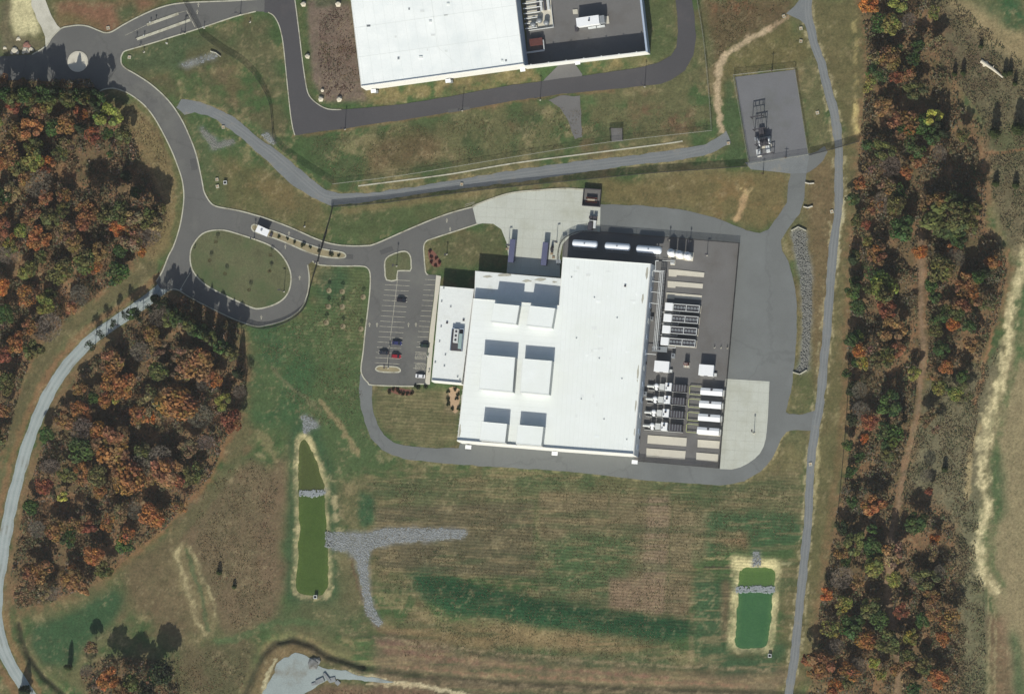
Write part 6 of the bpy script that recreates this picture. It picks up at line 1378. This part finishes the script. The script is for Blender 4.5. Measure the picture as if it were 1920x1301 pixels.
for k in range(14): tree(1604+random.uniform(-7, 7)-(8 if k > 6 else 0)-(k > 11)*14, 370+k*52+random.uniform(-8, 8), random.uniform(8, 12), random.choice(('green', 'dark green', 'olive', 'green')), EA, 'broad', random.uniform(6, 9))
fill([(1740,600),(1850,560),(1860,640),(1830,690),(1815,760),(1790,830),(1725,830),(1735,720)], EA, 16, 10, 15, sep=.6)
fill(WOOD_NW, NW, 36, 12, 22, sep=.5); fill(WOOD_SW, SW, 30, 13, 24, sep=.5); fill(WOOD_E, EA, 48, 11, 20, sep=.5)
# --- labels that single each tree out: colour, kind, part of the wood, then order from the top
BOX = {NW: (0, 305, 160, 900), SW: (20, 460, 560, 1140), EA: (1530, 1890, -20, 1310), BL: (30, 335, 1200, 1310)}
R5 = ['top', 'upper', 'middle', 'lower', 'bottom']; ROWS = {NW: R5, SW: R5, EA: ['top', 'upper', 'upper middle', 'lower middle', 'lower', 'bottom'], BL: ['']}
buckets = {}
for t in TREES:
    x0, x1, y0, y1 = BOX[t['wood']]; rw = ROWS[t['wood']]
    row = min(len(rw)-1, max(0, int((t['py']-y0)/(y1-y0)*len(rw))))
    col = min(2, max(0, int((t['px']-x0)/(x1-x0)*3))) if t['wood'] != BL else 1
    kind = {'bare': 'leafless', 'cone': 'pointed', 'sparse': 'thin-leaved', 'broad': ''}[t['form']]
    size = '' if t['form'] in ('bare', 'cone') else ('large' if t['r'] > 19 else 'small' if t['r'] < 10.5 else '')
    loc = (rw[row]+' '+('left', 'centre', 'right')[col] if rw[row] else 'part')+' of the '+t['wood']
    buckets.setdefault((' '.join(q for q in (size, t['col'], kind, 'tree') if q), loc), []).append(t)
ORD = ['topmost', 'second down', 'third down', 'fourth down', 'fifth down', 'sixth down', 'seventh down', 'eighth down', 'ninth down', 'tenth down']
for (head, loc), ts in buckets.items():
    ts.sort(key=lambda q: q['py'])
    for k, t in enumerate(ts):
        lb = head+', '+loc+(', '+ORD[min(k, 9)] if len(ts) > 1 else '')
        tag(t['o'], lb, 'tree', 'trees of the '+t['wood'])

# --- cedars standing alone in the scrub and by the corner
def cedar(px, py, r, h, label):
    c = G(px, py); root = thing('cedar_tree', label, 'tree', (c.x, c.y, ground_z(px, py)), random.uniform(0, 6))
    tr = bpy.data.objects.new('trunk', TRUNKS[0]); COL.objects.link(tr); tr.parent = root; tr.scale = (h/14, h/14, h/12)
    cr = bpy.data.objects.new('crown', random.choice(COLUMN)); COL.objects.link(cr); cr.parent = root; cr.scale = (r*1.25, r*1.25, h*.48); cr.location = (0, 0, h*.5); cr.color = (*lin((74, 86, 50)), 1)
for a in ((131,1252,1.2,10,'narrow cedar standing alone at the edge of the bottom-left green patch'), (1867,252,2.0,11.5,'tall cedar in the scrub near the right edge, inner of two'), (1911,244,2.4,11.5,'tall cedar in the scrub near the right edge, outer of two'), (1791,140,1.0,5,'small cedar in the upper scrub, left of a pair'), (1807,138,1.1,5.5,'small cedar in the upper scrub, right of a pair'), (1886,140,1.2,6,'small cedar by the bleached log, inner one'), (1895,138,1.1,5.5,'small cedar by the bleached log, outer one'), (1904,158,1.0,5,'small cedar below the bleached log'), (412,1073,1.1,4,'small dark cedar right of the straw patch in the west field'), (1840,88,0.9,3.5,'tiny cedar beside the tan band at the upper right'), (1772,880,1.2,5,'dark cedar in the scrub right of the woodland trail'), (440,1100,.9,3,'tiny dark shrub-like cedar in the brown west field'), (1868,345,1.4,5,'cedar at the scrub edge right of the largest olive crown'), (1905,348,1.4,5,'cedar near the right edge level with the substation foot')):
    cedar(*a)
# --- shrubs
def shrub(px, py, r, rgb, label, group, h=1.0, z=0.05):
    c = G(px, py, .6); root = bpy.data.objects.new('shrub', random.choice(SHRUB)); COL.objects.link(root); root.location = (c.x, c.y, z+r*h*.35); root.scale = (r, r, r*h); root.rotation_euler = (0, 0, random.uniform(0, 6)); root.color = (*lin(rgb), 1)
    return tag(root, label, 'shrub', group)
for k, (x, y) in enumerate(((523,444),(538,448),(552,454),(568,460),(581,464),(598,471),(621,477),(635,478.5))):
    shrub(x, y, .8+.3*(k in (3, 6)), (66,74,48), 'low dark shrub in the planted median, '+['first','second','third','fourth','fifth','sixth','seventh','eighth'][k]+' from the gatehouse', 'shrubs in the planted median', z=.25)
for k, (x, y) in enumerate(((806,471.5),(808.5,482),(817.5,484.5),(808.5,492),(824,492),(816.5,498))):
    shrub(x, y, .8, (84,44,40), 'small dark shrub in the red mulch bed, '+['topmost','upper one nearest the road','upper one nearest the lawn','lower one nearest the road','lower one nearest the lawn','lowest'][k], 'shrubs in the red mulch bed')
for k, (x, y) in enumerate(((730,735),(737,730),(745,731),(750,735),(756,738),(764,739),(772,737))):
    shrub(x, y, .95, (70,66,46), 'dark shrub below the car park kerb, '+['first','second','third','fourth','fifth','sixth','seventh'][k]+' from the perimeter road', 'shrubs below the car park')
for k, (x, y) in enumerate(((780,723),(784,727),(798,725),(840,735),(840,748),(840,758),(853,729),(858,738),(856,748),(849,766),(860,766))):
    shrub(x, y, 1.0, (58,66,44), 'dark shrub by the office foot, '+['nearest the parking bay','next to the parking bay','under the walkway end','top of the mulch edge row','middle of the mulch edge row','bottom of the mulch edge row','top inside the tan mulch','second inside the tan mulch','third inside the tan mulch','lower one at the mulch tip','lower one at the building wall'][k], 'shrubs by the office')
# --- young trees on the lawns
def sapling(px, py, label, z=0.0, ring=True):
    c = G(px, py); t = thing('sapling', label, 'sapling', (c.x, c.y, z), random.uniform(0, 6), 'young trees on the lawns')
    tr = bpy.data.objects.new('trunk', TRUNKS[1]); COL.objects.link(tr); tr.parent = t; tr.scale = (.3, .3, .38)
    cr = bpy.data.objects.new('crown', random.choice(BARE+SPARSE[:1])); COL.objects.link(cr); cr.parent = t; cr.scale = (1.0, 1.0, 1.3); cr.location = (0, 0, 3.0); cr.color = (*lin((104, 96, 66)), 1)
    if ring: MB().lathe([(1.3, 0), (1.25, .12), (.3, .1)], (0, 0, 0), 14).build('mulch_ring', 'turf_median', t)
sp_ = ((617,545,'lawn beside the loop, upper left'), (642,547,'lawn beside the loop, upper right'), (616,575,'lawn beside the loop, second row left'), (642,575,'lawn beside the loop, second row right'), (612,605,'lawn beside the loop, third row left'), (643,612,'lawn beside the loop, third row right'), (677,617,'car park kerb, lower'), (681,557,'car park kerb, upper'))
for x, y, w in sp_: sapling(x, y, 'thin young tree on the '+w)
for x, y, w in ((408,455,'upper left'), (396,490,'left'), (425,515,'lower left'), (510,480,'upper right'), (508,510,'middle right'), (470,545,'bottom')): sapling(x, y, 'thin young tree on the grass loop island, '+w, .26, False)

# --- undergrowth beneath the trees and scrub on open ground: masses nobody could count
def mass(polys, n, hmax, size, cols, name, label, keepout=(), seed=1, lift=0.1):
    r_ = np.random.default_rng(seed); PP = []; TT = []
    tot = 0; areas = []
    for p in polys: areas.append(abs(sum(p[k][0]*p[(k+1) % len(p)][1]-p[(k+1) % len(p)][0]*p[k][1] for k in range(len(p))))/2)
    for p, a in zip(polys, areas):
        m = int(n*a/sum(areas)*1.0); xs = [q[0] for q in p]; ys = [q[1] for q in p]
        bxa = (max(xs)-min(xs))*(max(ys)-min(ys)); mm = int(m*bxa/a)
        x = r_.uniform(min(xs), max(xs), mm); y = r_.uniform(min(ys), max(ys), mm)
        k = inpoly(p, x, y) & (x > -25) & (x < 1945) & (y > -25) & (y < 1326)
        for path, d in keepout: k &= pldist(path, x, y) > d
        dens = fbm(x, y, 22, 60+seed, 3); k &= r_.random(mm) < np.clip((dens-.3)*3.2, .05, 1)
        x, y, dens = x[k], y[k], dens[k]
        z = lift+hmax*np.clip((dens-.35)*2.4, .06, 1)*r_.uniform(.2, 1, len(x))
        s = TAN/(PW/2); dx = (x-PW/2)*s; dy = (PH/2-y)*s
        D = np.array(F_)[None]+dx[:, None]*np.array(R_)[None]+dy[:, None]*np.array(U_)[None]
        Wd = np.array(CP)[None]+D*((z-CP.z)/D[:, 2])[:, None]
        ix = np.clip(np.searchsorted(axs, Wd[:, 0]), 0, nx-1); iy = np.clip(np.searchsorted(ays, Wd[:, 1]), 0, ny-1); Wd[:, 2] += Z[iy, ix]
        sel = (fbm(x, y, 16, 80+seed, 3)*1.6-.3+r_.normal(size=len(x))*.12); ci = np.clip((sel*len(cols)).astype(int), 0, len(cols)-1)
        PP.append(Wd); TT.append(np.array([lin(c) for c in cols])[ci]*np.clip(1+r_.normal(size=(len(x), 1))*.22, .4, 1.8))
    P = np.concatenate(PP); T = np.concatenate(TT); m = len(P)
    Nn = unit(r_.normal(size=(m, 3))*.6+np.array([0, -.1, 1.0]))
    ob = bpy.data.objects.new(name, quads_mesh(name, P, Nn, size*r_.uniform(.6, 1.4, m), T, 'leaf_mixed')); COL.objects.link(ob)
    return tag(ob, label, 'undergrowth', kind='stuff')
lane_w = [(1590,270),(1588,700)]
mass([WOOD_NW, WOOD_SW, WOOD_S], 100000, 4.2, .3, [(140,112,84),(124,108,82),(110,106,78),(94,100,72),(128,116,102),(142,108,82)], 'undergrowth', 'brown and rust undergrowth beneath the two left woods', [(GRAVEL_W, 15)], 1)
mass([WOOD_E], 85000, 4.2, .3, [(98,106,74),(118,112,82),(132,112,84),(110,106,80),(126,118,102),(92,102,70)], 'undergrowth', 'green and brown undergrowth beneath the long right wood', [(TRAIL_E, 8)], 2)
mass([[(1745,700),(1850,680),(1880,640),(1840,740),(1815,900),(1808,1310),(1790,1310),(1790,990),(1690,930),(1710,840)], [(1740,0),(1790,0),(1880,80),(1930,130),(1930,460),(1890,460),(1850,330),(1840,220),(1760,110)], [(1795,960),(1830,930),(1845,1100),(1850,1310),(1800,1310)]], 24000, .9, .22, [(108,102,76),(94,100,70),(126,114,84),(112,98,76),(130,120,92)], 'scrub', 'low brown scrub on the open ground right of the long wood', [(DRIVE_TRACK_E, 9)], 3)
mass([[(190,185),(240,190),(300,260),(322,340),(318,420),(285,490),(270,470),(300,390),(260,290),(215,225)], [(390,900),(470,860),(520,900),(510,1160),(440,1180),(415,1140),(360,1000)], [(330,1225),(470,1215),(450,1310),(330,1310)], [(1320,0),(1480,0),(1400,60),(1345,110)], [(600,70),(668,90),(676,155),(640,150),(605,115)], [(600,1290),(760,1296),(860,1310),(590,1312)]], 9000, .5, .17, [(130,110,78),(112,98,70),(98,98,66),(120,92,70)], 'weeds', 'patches of tall dry weeds on the rough grass', (), 4)
mass([[(600,20),(655,14),(676,155),(640,190),(612,180),(596,110)]], 1500, .4, .2, [(110,88,76),(100,78,68),(100,92,72)], 'ground_cover', 'reddish ground cover in the brown bed beside the white building', (), 5, 0.05)
mass([[(700,905),(1000,885),(1350,920),(1480,905),(1490,1000),(1300,1060),(1280,1240),(760,1230),(700,1060)], [(470,640),(680,530),(675,700),(690,830),(560,780)], [(560,262),(1040,200),(1330,200),(1330,238),(960,290),(630,338)]], 42000, .25, .15, [(70,84,52),(116,104,74),(92,86,58),(126,112,80)], 'grass_tufts', 'tufts of uneven grass on the open fields', [(RIP_W, 12)], 6, 0.02)
import collections; print('TREES', len(TREES), collections.Counter(t['form'] for t in TREES))

# ================================================================== air between the site and the satellite
hb = MB().box(-3600, 3600, -3600, 3600, -4, DIST+60)
haze_m = bpy.data.materials.new('haze'); haze_m.use_nodes = True; MATS['haze'] = haze_m
hn = haze_m.node_tree; hn.nodes.remove(hn.nodes['Principled BSDF'])
pv_ = hn.nodes.new('ShaderNodeVolumePrincipled'); pv_.inputs['Color'].default_value = (0.9, 0.94, 0.96, 1); pv_.inputs['Density'].default_value = 0.85e-5; pv_.inputs['Anisotropy'].default_value = 0.0
hn.links.new(pv_.outputs[0], hn.nodes['Material Output'].inputs['Volume'])
hz_o = hb.build('haze', 'haze'); tag(hz_o, kind='stuff', label='thin pale air between the ground and the viewer')
